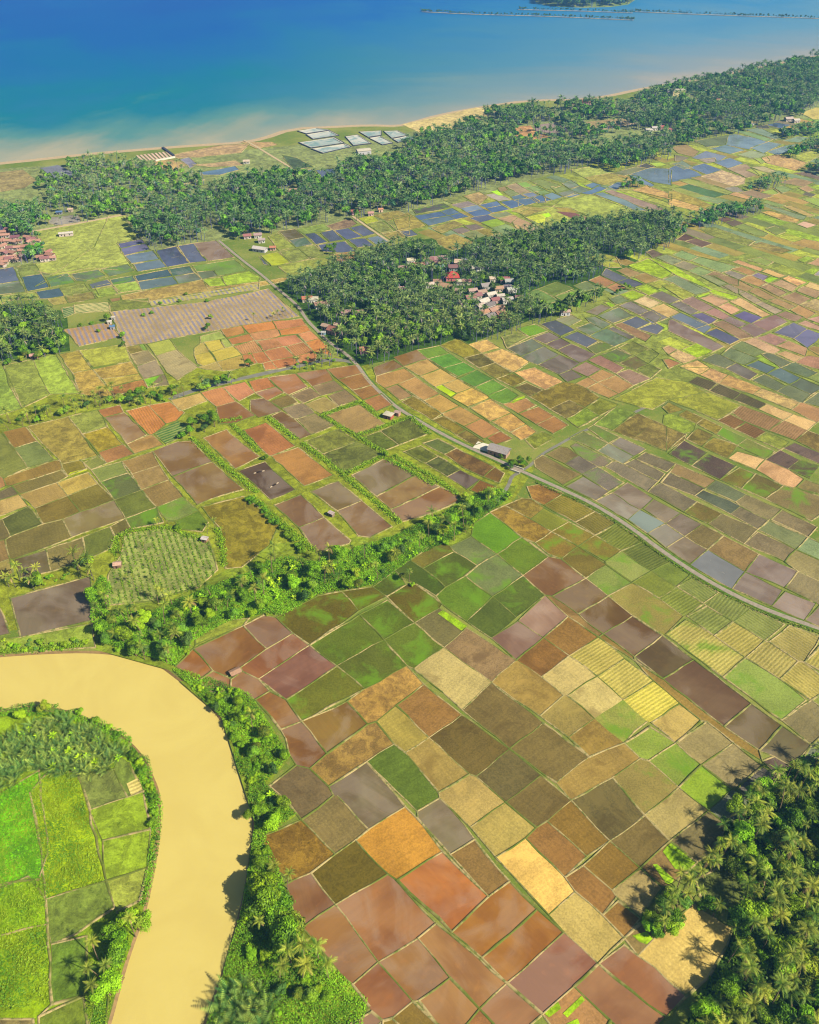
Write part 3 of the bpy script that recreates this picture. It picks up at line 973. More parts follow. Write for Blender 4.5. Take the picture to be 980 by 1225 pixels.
995t 250,450 400,405 470,430 380,465 320,490
557w 40,475 120,462 165,495 90,510
a95t 0,380 100,350 220,440 40,470
@O 310 230 5.444
664w 125,255 230,240 300,290 195,310
477w 190,315 295,295 350,340 240,360
447w 295,275 360,265 445,325 370,340
557w 400,265 480,250 550,310 460,325
558w 490,250 580,235 670,290 570,310
669w 595,235 670,215 760,270 680,290
558w 580,310 690,300 750,350 640,360
558w 380,345 560,320 630,380 540,395 410,385
78aw 700,300 770,285 850,325 760,340
977t 440,220 590,170 640,205 590,230 480,245
8a5t 240,240 420,205 470,245 300,270
b86t 460,410 630,385 620,440 520,455
895t 135,390 250,365 330,435 215,460
895t 255,365 360,345 450,410 340,435
ab3 15,415 120,390 200,460 80,480
9a5t 60,290 120,265 230,355 130,380
9a5t 120,480 420,430 500,460 300,530 200,545
557w 0,420 70,480 30,470
ab4t 650,170 740,155 780,190 700,205
995t 740,150 900,120 980,150 840,190
895t 700,210 800,190 870,250 790,265
9a6t 820,190 980,155 980,230 900,250
995t 800,270 900,255 950,295 860,310
558w 915,260 980,250 980,280
@Y 130 240 5.444
658w 55,280 215,250 240,275 80,310
769w 75,315 240,280 270,320 105,355
78aw 105,360 290,325 335,380 150,410
78aw 160,415 335,385 375,435 190,465
558w 310,325 440,297 525,410 380,432
669w 450,295 550,280 640,395 530,405
977w 555,275 700,260 820,370 650,395 600,350
356w 170,490 385,447 412,492 190,525
678w 190,530 415,497 455,545 215,588
366w 395,445 525,425 565,470 420,490
688w 425,493 560,473 605,515 455,543
694g 545,425 820,385 905,455 715,493 690,455 570,465
687w 575,465 680,455 710,492 610,510
467g 10,515 155,488 180,525 35,550
9b4t 740,495 920,458 990,500 980,530 770,555
9b4t 615,515 730,500 770,555 650,580
b96t 80,620 610,520 660,560 980,530 980,560 250,660 80,650
ab5t -90,560 0,540 40,560 80,600 -60,620
cb6S 250,655 980,540 980,580 280,690
b96t 980,530 1160,500 1190,515 980,560
b98S 10,730 100,715 265,697 600,664 1040,575 1240,755 730,835 395,900 115,950 60,850
b87S -300,840 20,790 30,830 80,890 -190,950 -250,880
edaR -225,680 0,660 10,720 -220,735
9a8R -305,700 -228,690 -220,735 -290,765
965 0,640 80,630 90,650 20,665
784t 10,665 260,635 270,680 10,725
ab5t -90,300 0,100 80,90 220,240 60,270 100,360 165,460 -10,500 -130,520 -300,490 -480,560
@Z 0 240 5.444
ab6t 225,200 820,95 905,245 760,270 790,340 880,455 600,440 330,480 110,430 330,400
669w -20,450 90,430 130,520 -20,545
687w -20,550 130,525 170,595 -20,615
895t 110,430 230,410 270,475 140,495
357w 135,500 270,480 320,565 180,592
357w 235,595 385,570 415,620 265,643
587g 300,500 440,475 490,535 330,565
677g 465,480 640,450 690,490 560,530 500,525
668w 580,545 700,515 735,550 600,575
687g 660,445 830,415 880,460 710,495
895t 390,570 550,540 590,590 420,625
885t 430,625 600,595 625,640 450,670
9b5t 600,590 730,560 770,605 640,635
9b5t 735,555 890,525 920,580 770,610
9a5t 20,620 230,595 260,640 60,650 -20,690
aa6t 310,640 420,625 445,670 350,685
@V2 0 380 5.444
8a5t -20,320 20,310 140,590 -20,640
895t 25,310 215,275 325,500 150,590 60,440
8b5t 220,270 365,235 520,495 330,500
a95t 385,240 510,215 600,335 475,360
b95t 475,365 600,340 740,510 620,520 525,495
ab5t 520,215 770,180 820,195 850,285 610,325
b95t 610,340 860,290 910,365 670,400
aa5t 670,400 910,370 935,405 700,455
a64t 700,460 935,410 960,455 740,510
@V3 60 330 5.444
884 500,460 580,450 605,490 520,510
6a4 580,450 610,445 640,490 605,490
987 525,515 640,490 690,545 565,585
988 570,590 695,550 745,640 610,670
6b3 610,670 720,645 730,690 640,730
776 720,650 750,645 775,710 640,730
ab5 630,445 780,415 825,480 690,520
aa8 690,525 830,485 960,600 830,680 760,630
@V4 240 330 5.444
9b6 0,395 125,362 175,415 20,430 0,440
bb5 20,430 130,415 160,470 65,495
9b6 130,415 170,405 215,460 160,470
bb5 70,500 210,462 270,515 110,560
bb5 -40,520 55,500 105,560 20,590 -20,570
aa5 110,565 275,520 300,590 240,610 150,620
aa6 -20,590 105,565 145,620 30,610
bb6 -40,470 20,440 60,495 -40,515
b74 135,355 265,325 290,375 170,405
c74 270,325 465,298 495,345 310,378
c75 470,295 660,280 690,320 510,355
b64 175,410 320,378 350,420 205,450
c86 320,378 495,345 525,390 355,420
c74 510,355 690,325 720,360 525,390
c86s 215,460 355,425 405,490 270,515
b76s 365,425 485,405 540,460 415,490
c76 490,405 620,385 665,430 545,460
d86 630,380 720,362 775,410 680,432
b75s 560,460 670,435 735,495 615,525
c75 415,495 540,463 610,525 465,555
c74 685,432 775,412 860,490 850,520 740,495
b64 330,510 405,495 455,555 370,570
b64 465,555 615,530 645,575 500,610
c75 620,530 745,500 765,520 740,560 650,575
c75 405,570 460,558 505,605 420,615
b64 270,515 330,505 370,570 300,590
@V5 0 820 2.8
785t 260,290 380,280 425,375 300,415
684t 385,280 400,240 430,260 480,350 430,375
dc8s+ 425,330 465,310 480,350 440,370
8a3t 305,420 480,360 505,480 345,520
8a3t 345,520 505,485 500,610 360,650
9a5t 360,655 490,610 470,720 390,760
684t 155,720 355,660 385,745 260,830 170,865
583t 180,870 290,840 290,1030 180,1065
683t 130,1110 280,1040 290,1180 130,1180
5c1t -60,380 0,360 130,285 160,560 130,650 -60,670
9b1t 100,360 160,290 255,290 350,655 155,715 140,560
7b1t -60,690 0,680 95,640 150,715 160,800 -60,850
7a1t -60,855 160,800 170,1070 110,1115 -60,1110
876t -60,1120 110,1120 120,1200 -60,1200
5a3s 320,1050 365,1040 355,1134 295,1150
@V6 0 640 2.45
766w 30,185 265,120 270,250 60,300
644w -40,215 0,215 30,290 -40,300
8a4t -40,310 60,300 270,260 280,330 0,350 -40,340
@CO 160 170 5.444
b97t 130,125 270,112 350,150 240,185 140,160
88b 300,112 362,98 420,145 365,172
b98t 380,150 660,120 720,150 500,165
b98t 250,85 560,20 760,10 700,70 420,100 290,110
47aw 440,195 560,175 660,155 690,180 560,215 450,215
b98t 700,0 900,0 940,20 800,45
@SH 340 140 5.444
465t -10,250 80,265 190,325 60,345
668w 110,350 180,342 245,400 130,392
668w 205,345 320,335 345,385 250,398
cb9t+ 770,50 1250,-60 1400,-40 1120,80 900,110
@LC 0 170 5.444
88a+ 265,170 380,150 480,200 460,250 300,240
997t+ -20,200 150,180 240,250 160,300 -20,330
99a 320,490 510,470 530,520 380,545 320,530
9a9w 750,420 940,398 960,415 800,442
@XC 620 130 5.444
98a+ 100,110 240,90 330,140 300,170 120,150
b87t+ -20,120 80,110 120,160 230,180 60,210 -20,190
a98t+ 420,90 700,60 800,80 560,140 430,160
"""

# ------------------------------------------------------------------ river, coast, ground
RIVER_PX = [(-160, 792), (-60, 788), (0, 783), (60, 779), (110, 778), (150, 782), (185, 790), (200, 800), (215, 812), (235, 824), (250, 840), (264, 857),
    (277, 877), (287, 903), (296, 932), (303, 960), (305, 985), (301, 1020), (297, 1050), (291, 1080), (283, 1110), (274, 1145), (262, 1180), (245, 1225),
    (230, 1275), (215, 1330), (95, 1330), (112, 1275), (130, 1222), (141, 1180), (153, 1140), (164, 1110), (172, 1088), (178, 1060), (184, 1030), (188, 1000),
    (190, 970), (188, 945), (179, 925), (172, 908), (152, 885), (122, 866), (80, 850), (45, 844), (0, 850), (-60, 864), (-160, 890)]
RIVER = chaikin(gp(RIVER_PX), 2, True)
COAST_PX = [(-900, 262), (-500, 236), (-250, 214), (-40, 201), (0, 197), (50, 192), (102, 186), (150, 182), (199, 178), (240, 175), (290, 172), (318, 167), (352, 155),
    (400, 153), (439, 151), (480, 152), (500, 147), (531, 138), (580, 129), (633, 121), (704, 120), (740, 114), (761, 109), (800, 102), (850, 94), (888, 86),
    (930, 77), (980, 68), (1060, 54), (1200, 34), (1500, -6)]
COAST = chaikin(gp(COAST_PX), 1)

def ground_material():
    t = NT('grass_earth'); p = t.pos()
    a = t.noise(p, 0.02, 5, 0.6); b = t.noise(p, 0.35, 5, 0.7); f = t.noise(p, 2.0, 3)
    c = t.mix(t.ss(a, 0.35, 0.65), rgb(112, 138, 44), rgb(150, 158, 72))
    c = t.mix(t.ss(b, 0.50, 0.75, 0, 0.75), c, rgb(176, 156, 96))
    c = t.scale(c, t.ss(f, 0.2, 0.8, 0.75, 1.2))
    t.bsdf(c, 0.95, 0.1, t.bump(b, 0.6, 0.4))
    return t.m
M_GROUND = ground_material()

def bund_material():
    t = NT('bund_turf'); p = t.pos()
    a = t.noise(p, 0.035, 4, 0.6); b = t.noise(p, 0.5, 4, 0.7)
    c = t.mix(t.ss(a, 0.44, 0.56), rgb(118, 130, 52), rgb(190, 172, 122))
    c = t.mix(t.ss(b, 0.48, 0.62, 0, 0.7), c, rgb(92, 118, 36))
    t.bsdf(c, 0.95, 0.1, t.bump(b, 0.7, 0.2))
    return t.m
M_BUND = bund_material()

def build_ground():
    coast = [tuple(p) for p in COAST]
    outer = [(-1900.0, -260.0), (2600.0, -260.0)] + coast[::-1]
    outer = [o for i, o in enumerate(outer)]
    rv = [tuple(p) for p in RIVER]
    pts = outer + rv
    edges = [(i, (i + 1) % len(outer)) for i in range(len(outer))]
    edges += [(len(outer) + i, len(outer) + (i + 1) % len(rv)) for i in range(len(rv))]
    v, e, f, *_ = geometry.delaunay_2d_cdt([Vector(p) for p in pts], edges, [], 0, 1e-4)
    cen = np.array([np.mean([[v[i].x, v[i].y] for i in t], axis=0) for t in f])
    keep = inside(cen, outer) & ~inside(cen, rv)
    F = [t for t, k in zip(f, keep) if k]
    V = [(p.x, p.y, 0.0) for p in v]
    g = pymesh('ground', V, F, M_GROUND); props(g, kind='structure')
    # earth bank down to the river
    n = len(rv)
    R_ = np.array(rv); Tn = np.roll(R_, -1, 0) - np.roll(R_, 1, 0); Tn /= np.linalg.norm(Tn, axis=1)[:, None]; Nn = np.stack([-Tn[:, 1], Tn[:, 0]], 1)
    if not inside((R_ + Nn * 0.5)[:1], rv)[0]: Nn = -Nn
    V = [(x, y, 0.0) for x, y in rv] + [(*(p + q * 1.7), -1.4) for p, q in zip(R_, Nn)]
    F = [(i, (i + 1) % n, n + (i + 1) % n, n + i) for i in range(n)]
    props(pymesh('river_bank', V, F, plain('bank_mud', rgb(150, 122, 76), 0.6, 0.3)), kind='structure')
    # beach slope
    C = np.asarray(coast); T = np.gradient(C, axis=0); T /= np.linalg.norm(T, axis=1)[:, None]
    N = np.stack([-T[:, 1], T[:, 0]], 1)
    V = [(*p, 0.0) for p in C] + [(*(p + q * 26), -1.2) for p, q in zip(C, N)]
    n = len(C)
    props(pymesh('beach', V, [(i, i + 1, n + i + 1, n + i) for i in range(n - 1)], plain('beach_sand', rgb(202, 178, 146), 0.95, 0.1)), kind='structure')
build_ground()

def river_material():
    t = NT('silty_river'); p = t.pos()
    a = t.noise(p, 0.02, 6, 0.6, 2.0); b = t.noise(p, 0.9, 4, 0.7); e = t.noise(p, 0.07, 5, 0.7, 3.0)
    c = t.mix(t.ss(a, 0.35, 0.65), rgb(226, 207, 118), rgb(221, 201, 113))
    c = t.mix(t.ss(e, 0.55, 0.75, 0, 0.15), c, rgb(222, 198, 116))
    t.bsdf(c, t.ss(e, 0.4, 0.6, 0.28, 0.42), 0.22, t.bump(t.math('ADD', b, t.math('MULTIPLY', e, 2.0)), 0.14, 0.25))
    return t.m
props(pymesh('river', [(x, y, -0.8) for x, y in RIVER], [tuple(range(len(RIVER)))], river_material()), kind='structure')

def sea_material():
    rgb = lambda r, g, b: (lin(r / 255) * 0.48, lin(g / 255) * 0.50, lin(b / 255) * 0.53, 1.0)
    t = NT('sea_water'); p = t.pos()
    at_s = t.n('Attribute', attribute_name='shore').outputs['Fac']
    at_e = t.n('Attribute', attribute_name='east').outputs['Fac']
    n1 = t.noise(p, 0.0016, 5, 0.6, 1.5); n2 = t.noise(p, 0.006, 5, 0.6, 1.0)
    s = t.math('ADD', at_s, t.math('MULTIPLY', t.math('SUBTRACT', n1, 0.5), t.math('MULTIPLY_ADD', at_s, 1.5, 220.0)))
    s = t.math('ADD', s, t.math('MULTIPLY', t.math('SUBTRACT', n2, 0.5), t.math('MULTIPLY_ADD', at_s, 0.35, 70.0)))
    x = t.math('DIVIDE', s, 2600.0, clamp=True)
    def ramp(stops):
        r = t.t.nodes.new('ShaderNodeValToRGB'); e = r.color_ramp.elements
        while len(e) > 1: e.remove(e[-1])
        e[0].position = stops[0][0] / 2600; e[0].color = stops[0][1]
        for q, c in stops[1:]:
            k = e.new(q / 2600); k.color = c
        t.t.links.new(x, r.inputs[0]); return r.outputs[0]
    west = ramp([(0, rgb(190, 178, 142)), (35, rgb(160, 166, 138)), (100, rgb(98, 150, 138)), (230, rgb(14, 126, 140)), (520, rgb(0, 112, 152)), (950, rgb(0, 92, 160)), (1700, rgb(0, 76, 156))])
    east = ramp([(0, rgb(184, 172, 152)), (60, rgb(154, 162, 156)), (280, rgb(106, 152, 168)), (700, rgb(60, 136, 172)), (1150, rgb(8, 108, 170)), (1800, rgb(0, 84, 160))])
    c = t.mix(t.math('MULTIPLY_ADD', t.math('SUBTRACT', n1, 0.5), 0.6, at_e, clamp=True), west, east)
    w = t.noise(p, 0.12, 4, 0.7)
    t.bsdf(c, 0.6, 0.02, t.bump(w, 0.25, 1.0))
    return t.m

def build_sea():
    xs = np.concatenate([np.linspace(-7000, -1500, 30), np.linspace(-1450, 2600, 130), np.linspace(2700, 9000, 30)])
    ys = np.concatenate([np.linspace(500, 2600, 90), np.linspace(2650, 9000, 50)])
    X, Y = np.meshgrid(xs, ys); P = np.stack([X.ravel(), Y.ravel()], 1)
    d = dist_line(P, [tuple(p) for p in COAST])
    nx, ny = len(xs), len(ys)
    I = np.arange(nx * ny).reshape(ny, nx)
    F = np.stack([I[:-1, :-1], I[:-1, 1:], I[1:, 1:], I[1:, :-1]], -1).reshape(-1, 4)
    o = npmesh('sea', np.concatenate([P, np.full((len(P), 1), -0.6)], 1), F, sea_material())
    a = o.data.attributes.new('shore', 'FLOAT', 'POINT'); a.data.foreach_set('value', d.astype(np.float32))
    # silt drifts in from the north-east shore
    az = P[:, 0] / np.maximum(P[:, 1], 1)
    e = np.clip((az + 0.22) / 0.50, 0, 1).astype(np.float32)
    a = o.data.attributes.new('east', 'FLOAT', 'POINT'); a.data.foreach_set('value', e)
    props(o, kind='structure')
build_sea()

# ------------------------------------------------------------------ fields
TILES = {}
def parse_fields():
    out = []; cur = None
    lines = [l for l in FIELDS.strip().splitlines() if l.strip()]
    for l in lines:
        if l[0] == '@':
            k, x, y, s = l[1:].split(); TILES[k] = (float(x), float(y), float(s))
    for l in lines:
        if l[0] == '@':
            cur = l[1:].split()[0]; continue
        tok = l.split(); col, flags = tok[0][:3], tok[0][3:]
        P = []
        for w in tok[1:]:
            k = cur
            if w[0] == '~': x, y = map(float, w[1:].split(',')); P.append((x, y)); continue
            if w[0].isalpha(): k, w = w[0], w[1:]
            x, y = map(float, w.split(',')); x0, y0, s = TILES[k]
            P.append((x0 + x / s, y0 + y / s))
        if 'w' in flags and int(col[2], 16) > int(col[1], 16) and int(col[2], 16) >= int(col[0], 16) + 2: flags = flags.replace('w', 'v')
        out.append((col, flags, P))
    return out
FLD = parse_fields()

def snap_fields(F):
    """corners that the neighbours share become one point"""
    nodes = []; grid = {}
    res = []
    for col, fl, P in F:
        if '+' in fl: res.append((col, fl, P)); continue
        Q = []
        for x, y in P:
            tol = TOL(y)
            best = None
            gx, gy = int(x // 8), int(y // 8)
            for i in (-1, 0, 1):
                for j in (-1, 0, 1):
                    for k in grid.get((gx + i, gy + j), ()):
                        nx, ny, c = nodes[k]; d = math.hypot(nx - x, ny - y)
                        if d < tol and (best is None or d < best[0]): best = (d, k)
            if best and best[1] in Q: continue
            if best:
                k = best[1]; nx, ny, c = nodes[k]
                nodes[k] = ((nx * c + x) / (c + 1), (ny * c + y) / (c + 1), c + 1)
            else:
                k = len(nodes); nodes.append((x, y, 1)); grid.setdefault((gx, gy), []).append(k)
            Q.append(k)
        res.append((col, fl, Q))
    out = []
    for col, fl, Q in res:
        out.append((col, fl, [q if isinstance(q, tuple) else nodes[q][:2] for q in Q], [None if isinstance(q, tuple) else q for q in Q]))
    # corners that lie on a neighbour's edge become corners of that neighbour too
    N = np.array([n[:2] for n in nodes]); tl = np.array([TOL(y) for y in N[:, 1]]) * 0.75
    fin = []
    for col, fl, P, Q in out:
        if '+' in fl: fin.append((col, fl, P, Q)); continue
        P2, Q2 = [], []
        for i in range(len(P)):
            a, b = np.array(P[i]), np.array(P[(i + 1) % len(P)]); e = b - a; L = np.linalg.norm(e)
            P2.append(P[i]); Q2.append(Q[i])
            if L < 4: continue
            t = ((N - a) @ e) / (L * L); d = np.linalg.norm(N - (a + t[:, None] * e), axis=1)
            hit = [k for k in np.where((d < tl) & (t * L > 3) & ((1 - t) * L > 3))[0] if k not in Q]
            for k in sorted(hit, key=lambda k: t[k]): P2.append(tuple(N[k])); Q2.append(int(k))
        fin.append((col, fl, P2, Q2))
    return fin, nodes
def TOL(y):
    return 1.7 + 3.2 * min(max((y - 350) / 550, 0), 1)
FLD, NODES = snap_fields(FLD)

def add_poly(name, G, z, mat, color=None, udir=None):
    G = np.asarray(G)
    me = bpy.data.meshes.new(name)
    me.from_pydata([(x, y, z) for x, y in G], [], [tuple(range(len(G)))])
    E = np.roll(G, -1, 0) - G; k = int(np.argmax(np.linalg.norm(E, axis=1))); d = E[k] / (np.linalg.norm(E[k]) + 1e-9)
    if udir is not None: d = udir
    uv = me.uv_layers.new(name='UVMap')
    for lp in me.loops:
        x, y = G[lp.vertex_index] - G[k]
        uv.data[lp.index].uv = (x * d[0] + y * d[1], -x * d[1] + y * d[0])
    me.update()
    if me.polygons[0].normal.z < 0: me.flip_normals()
    me.materials.append(mat)
    o = link(bpy.data.objects.new(name, me))
    if color: o.color = color
    return o

# broad ground zones under the single fields
ZONES = [
    ('897t', [(-60, 206), (90, 196), (200, 188), (330, 176), (480, 160), (600, 135), (760, 118), (980, 82), (1080, 70), (1080, 130), (900, 150), (700, 196), (480, 262), (300, 280), (100, 330), (-60, 360)]),
    ('895t', [(480, 262), (700, 200), (900, 152), (1080, 128), (1080, 470), (900, 470), (770, 480), (640, 330), (560, 300)]),
    ('893t', [(-60, 470), (240, 440), (430, 425), (470, 470), (600, 545), (640, 560), (600, 620), (430, 700), (200, 740), (-60, 760)]),
    ('362t', [(330, 340), (480, 290), (700, 260), (830, 250), (720, 350), (560, 412), (420, 440)]),
    ('362t', [(905, 920), (990, 890), (1080, 890), (1200, 1400), (780, 1300), (860, 1150)]),
    ('793t', [(100, 700), (200, 720), (330, 650), (470, 640), (560, 590), (620, 580), (600, 620), (480, 690), (330, 735), (215, 805), (110, 776)]),
    ('793t', [(215, 815), (255, 812), (300, 832), (348, 905), (320, 940), (355, 975), (320, 1000), (345, 1070), (430, 1170), (440, 1300), (225, 1300), (262, 1182), (290, 1085), (305, 985), (265, 858)]),
    ('7a2t', [(-60, 870), (0, 852), (80, 852), (150, 888), (186, 945), (186, 1000), (172, 1085), (140, 1180), (112, 1270), (95, 1320), (-60, 1320)]),
    ('362t', [(0, 365), (80, 372), (84, 420), (0, 432)]),
]
for i, (code, P) in enumerate(ZONES):
    o = add_poly('meadow', gp(P), 0.006 + 0.004 * i, field_material(code[3:]), rgb(*soil(code[:3]))); props(o, kind='structure')

EDGE = {}
def edge_line(a, b, A, B):
    """the crooked line of the bank between two corners, the same for both neighbours"""
    k = (min(a, b), max(a, b))
    if k not in EDGE:
        p0, p1 = (A, B) if a < b else (B, A)
        r = random.Random(k[0] * 9973 + k[1]); L = np.linalg.norm(p1 - p0); n = max(1, int(L / 6)); d = (p1 - p0) / (L + 1e-9); nn = np.array([-d[1], d[0]])
        bow = r.gauss(0, 0.006) * L; am = min(0.22, L * 0.01)
        EDGE[k] = [p0 + d * L * t / n + nn * ((bow * math.sin(math.pi * t / n) + r.gauss(0, am)) if 0 < t < n else 0) for t in range(n + 1)]
    e = EDGE[k]
    return e if a < b else e[::-1]

# neighbouring plots share soil and season: pull every colour a little towards those round it
RAW = np.array([soil(c) for c, *_ in FLD]); CEN = np.array([np.mean(P, axis=0) for _, _, P, _ in FLD])
VIVID = np.array([(max(c) - min(c) > 118) or '+' in f[1] for c, f in zip(RAW, FLD)])
TONE = RAW.copy()
for i in range(len(RAW)):
    if VIVID[i]: continue
    d = np.hypot(CEN[:, 0] - CEN[i, 0], (CEN[:, 1] - CEN[i, 1]) * 1.5); rad = 22 + 0.07 * CEN[i, 1]
    w = np.exp(-(d / rad) ** 2) * ~VIVID
    TONE[i] = RAW[i] * 0.72 + (w[:, None] * RAW).sum(0) / w.sum() * 0.28
for i, (col, fl, P, Q) in enumerate(FLD):
    z = 0.045 + 0.0022 * (i % 97) + (0.14 if '+' in fl else 0)
    G = gp(P)
    if '+' not in fl:
        H = []
        for k in range(len(P)):
            H += list(edge_line(Q[k], Q[(k + 1) % len(P)], G[k], G[(k + 1) % len(P)]))[:-1]
        G = np.array(H)
    ud = None
    if 'S' in fl:
        e = np.array(at(297, 371)[:2]) - np.array(at(280, 350)[:2]); e /= np.linalg.norm(e); ud = np.array([-e[1], e[0]])
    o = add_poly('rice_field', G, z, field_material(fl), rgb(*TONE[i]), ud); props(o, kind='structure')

def fill_rows():
    """the plain between the plots drawn one by one is cut into the same long rows"""
    r = random.Random(9)
    u = np.array(at(777, 368.7)[:2]) - np.array(at(756, 360.4)[:2]); u /= np.linalg.norm(u)
    v = np.array(at(771.6, 355)[:2]) - np.array(at(756, 360.4)[:2]); v /= np.linalg.norm(v)
    region = gp([(480, 265), (700, 203), (800, 178), (905, 153), (980, 132), (1100, 110), (1120, 520), (900, 500), (860, 520), (760, 500), (640, 400), (720, 352), (820, 268), (780, 250), (620, 268), (520, 290)])
    polys = [gp(P) for c, f, P, Q in FLD if '+' not in f]; bb = [(g.min(0), g.max(0)) for g in polys]
    pal = ['9a4', 'ab5', '9a5', '8a4', 'ab5', '995', 'a95', '785', '895', 'b96', '9b4', '798', '887']
    o0 = np.array(at(756, 360.4)[:2]); cells = []
    for j in range(-60, 60):
        off = r.uniform(0, 40); h = 15.5; tone = r.choice(pal)
        i = -60
        x = -1500 + off
        while x < 1500:
            w = r.uniform(24, 46)
            c = o0 + u * (x + w / 2) + v * (j * h + h / 2)
            if r.random() < 0.35: tone = r.choice(pal)
            cells.append((c, x, w, j * h, h, tone if r.random() < 0.7 else r.choice(pal))); x += w
    C = np.array([c[0] for c in cells]); ok = inside(C, region)
    for g, (lo, hi) in zip(polys, bb):
        m = ok & (C[:, 0] > lo[0]) & (C[:, 0] < hi[0]) & (C[:, 1] > lo[1]) & (C[:, 1] < hi[1])
        if m.any(): ii = np.where(m)[0]; ok[ii[inside(C[ii], g)]] = False
    for k in np.where(ok)[0]:
        c, x, w, y, h, tone = cells[k]; g = 0.5
        G = [o0 + u * (x + a) + v * (y + b) for a, b in ((g, g), (w - g, g), (w - g, h - g), (g, h - g))]
        o = add_poly('rice_field', G, 0.034, field_material('t' if tone in ('9a4', 'ab5', '9a5', '8a4', '9b4') else ''), rgb(*soil(tone))); props(o, kind='structure')
fill_rows()

def build_bunds():
    """low turf banks along every shared field edge"""
    seen = set(); V = []; F = []
    r = random.Random(5)
    for col, fl, P, Q in FLD:
        if '+' in fl: continue
        for i in range(len(P)):
            a, b = Q[i], Q[(i + 1) % len(P)]
            if a == b: continue
            k = (min(a, b), max(a, b))
            if k in seen: continue
            seen.add(k)
            A, B = np.array(at(*P[i])[:2]), np.array(at(*P[(i + 1) % len(P)])[:2])
            L = np.linalg.norm(B - A)
            if L < 2: continue
            E = edge_line(a, b, A, B); n = len(E) - 1
            near = 1 - min(max((A[1] - 250) / 700, 0), 1)
            w0 = (0.20 + 0.22 * r.random() ** 2) * (1.0 + 0.5 * (1 - near))
            h = 0.22 + 0.22 * r.random()
            base = len(V)
            for j in range(n + 1):
                d = E[min(j + 1, n)] - E[max(j - 1, 0)]; d = d / (np.linalg.norm(d) + 1e-9); nn = np.array([-d[1], d[0]])
                p = E[j] + (d * (0.25 if j else -0.25) if j in (0, n) else nn * (r.random() - 0.5) * 0.3)
                w = w0 * (0.6 + 0.8 * r.random())
                p1, p2, p3, p4 = p + nn * (w + 0.18), p + nn * w, p - nn * w, p - nn * (w + 0.18)
                V += [(*p1, 0.0), (*p2, h), (*p3, h * 0.97), (*p4, 0.0)]
            for j in range(n):
                q = base + 4 * j
                for s in range(3): F.append((q + s, q + s + 1, q + s + 5, q + s + 4))
    o = npmesh('path_bunds', V, F, M_BUND); props(o, kind='structure')
    o.name = 'bund_path'
build_bunds()

# ------------------------------------------------------------------ roads, lanes, canal
M_ASPHALT = plain('worn_asphalt', rgb(168, 156, 146), 0.9, 0.15, 0.2)
M_DIRT = plain('dirt_road', rgb(206, 184, 150), 0.95, 0.1, 0.2)
M_VERGE = plain('grass_verge', rgb(96, 132, 34), 0.95, 0.1, 0.4)
def road(px, w, mat, z=0.25, name='road', n=2, verge=0):
    L = chaikin(gp(px), n)
    # even spacing
    if verge: props(ribbon('verge', L, w + verge, z - 0.06, M_VERGE, 0.25), kind='structure')
    props(ribbon(name, L, w, z, mat, 0.04, 0.05), kind='structure')
    return L
ROAD1 = road([(262, 288), (290, 311.6), (311, 327), (335, 348), (357, 366), (367, 383), (380, 396), (395, 411), (415, 424), (428, 437), (440, 455), (455, 470), (475, 488),
    (500, 503), (530, 520), (560, 535), (590, 548), (620, 562), (660, 580), (700, 598), (730, 615), (760, 635), (790, 658), (830, 685), (870, 708), (910, 727), (950, 742), (990, 755), (1060, 776), (1160, 800)], 2.7, M_ASPHALT, verge=2.2)
road([(422, 259), (451, 279.6), (467, 290)], 2.6, M_DIRT)
road([(39, 277), (90, 268), (150.6, 256.5)], 4.0, M_DIRT)
road([(186, 224), (215, 221), (245, 215)], 3.6, M_DIRT)
road([(292, 168), (301, 172), (327, 188), (349, 201), (352, 213), (367, 222), (360, 226)], 3.2, M_DIRT)
road([(693, 162), (723, 154), (769, 146)], 4.5, M_DIRT)
road([(826, 132), (844, 123)], 4.0, M_DIRT)
M_CANAL = plain('canal_water', rgb(140, 138, 128), 0.4, 0.4, 0.2, 0.3)
def stream(px, w, name='canal'):
    props(ribbon(name, chaikin(gp(px), 2), w, 0.12, M_CANAL, 0.12), kind='structure')
stream([(203, 478), (225, 469), (271, 457), (313, 447.5), (357, 438), (396, 429), (428, 434)], 4.6)
stream([(778, 485), (730, 506), (700, 514), (672, 530), (650, 542), (636, 556), (620, 566), (612, 570), (609, 580), (601, 592), (595, 600)], 2.2)

# ------------------------------------------------------------------ plants
def leaf_material(name, rough=0.55):
    t = NT(name)
    a = t.n('Attribute', attribute_name='tint').outputs['Color']
    r = t.n('ObjectInfo').outputs['Random']
    hs = t.n('HueSaturation', Hue=t.ss(r, 0, 1, 0.485, 0.515), Saturation=1.0, Value=t.ss(t.math('FRACT', t.math('MULTIPLY', r, 7.31)), 0, 1, 0.82, 1.2), Fac=1.0, Color=a)
    c = hs.outputs[0]
    d = t.n('BsdfPrincipled'); t.s(d.inputs['Base Color'], c); d.inputs['Roughness'].default_value = rough; d.inputs['Specular IOR Level'].default_value = 0.12
    tr = t.n('BsdfTranslucent', Color=t.mix(1.0, c, (1.1, 1.3, 0.6, 1), 'MULTIPLY'))
    m = t.n('MixShader', Fac=0.16); t.s(m.inputs[1], d.outputs[0]); t.s(m.inputs[2], tr.outputs[0])
    t.t.links.new(m.outputs[0], t.out.inputs[0])
    return t.m
M_LEAF = leaf_material('leaves')
M_BARK = plain('bark', rgb(140, 120, 95), 0.9, 0.2, 0.3, 2.0)

def unit(v):
    return v / (np.linalg.norm(v) + 1e-9)

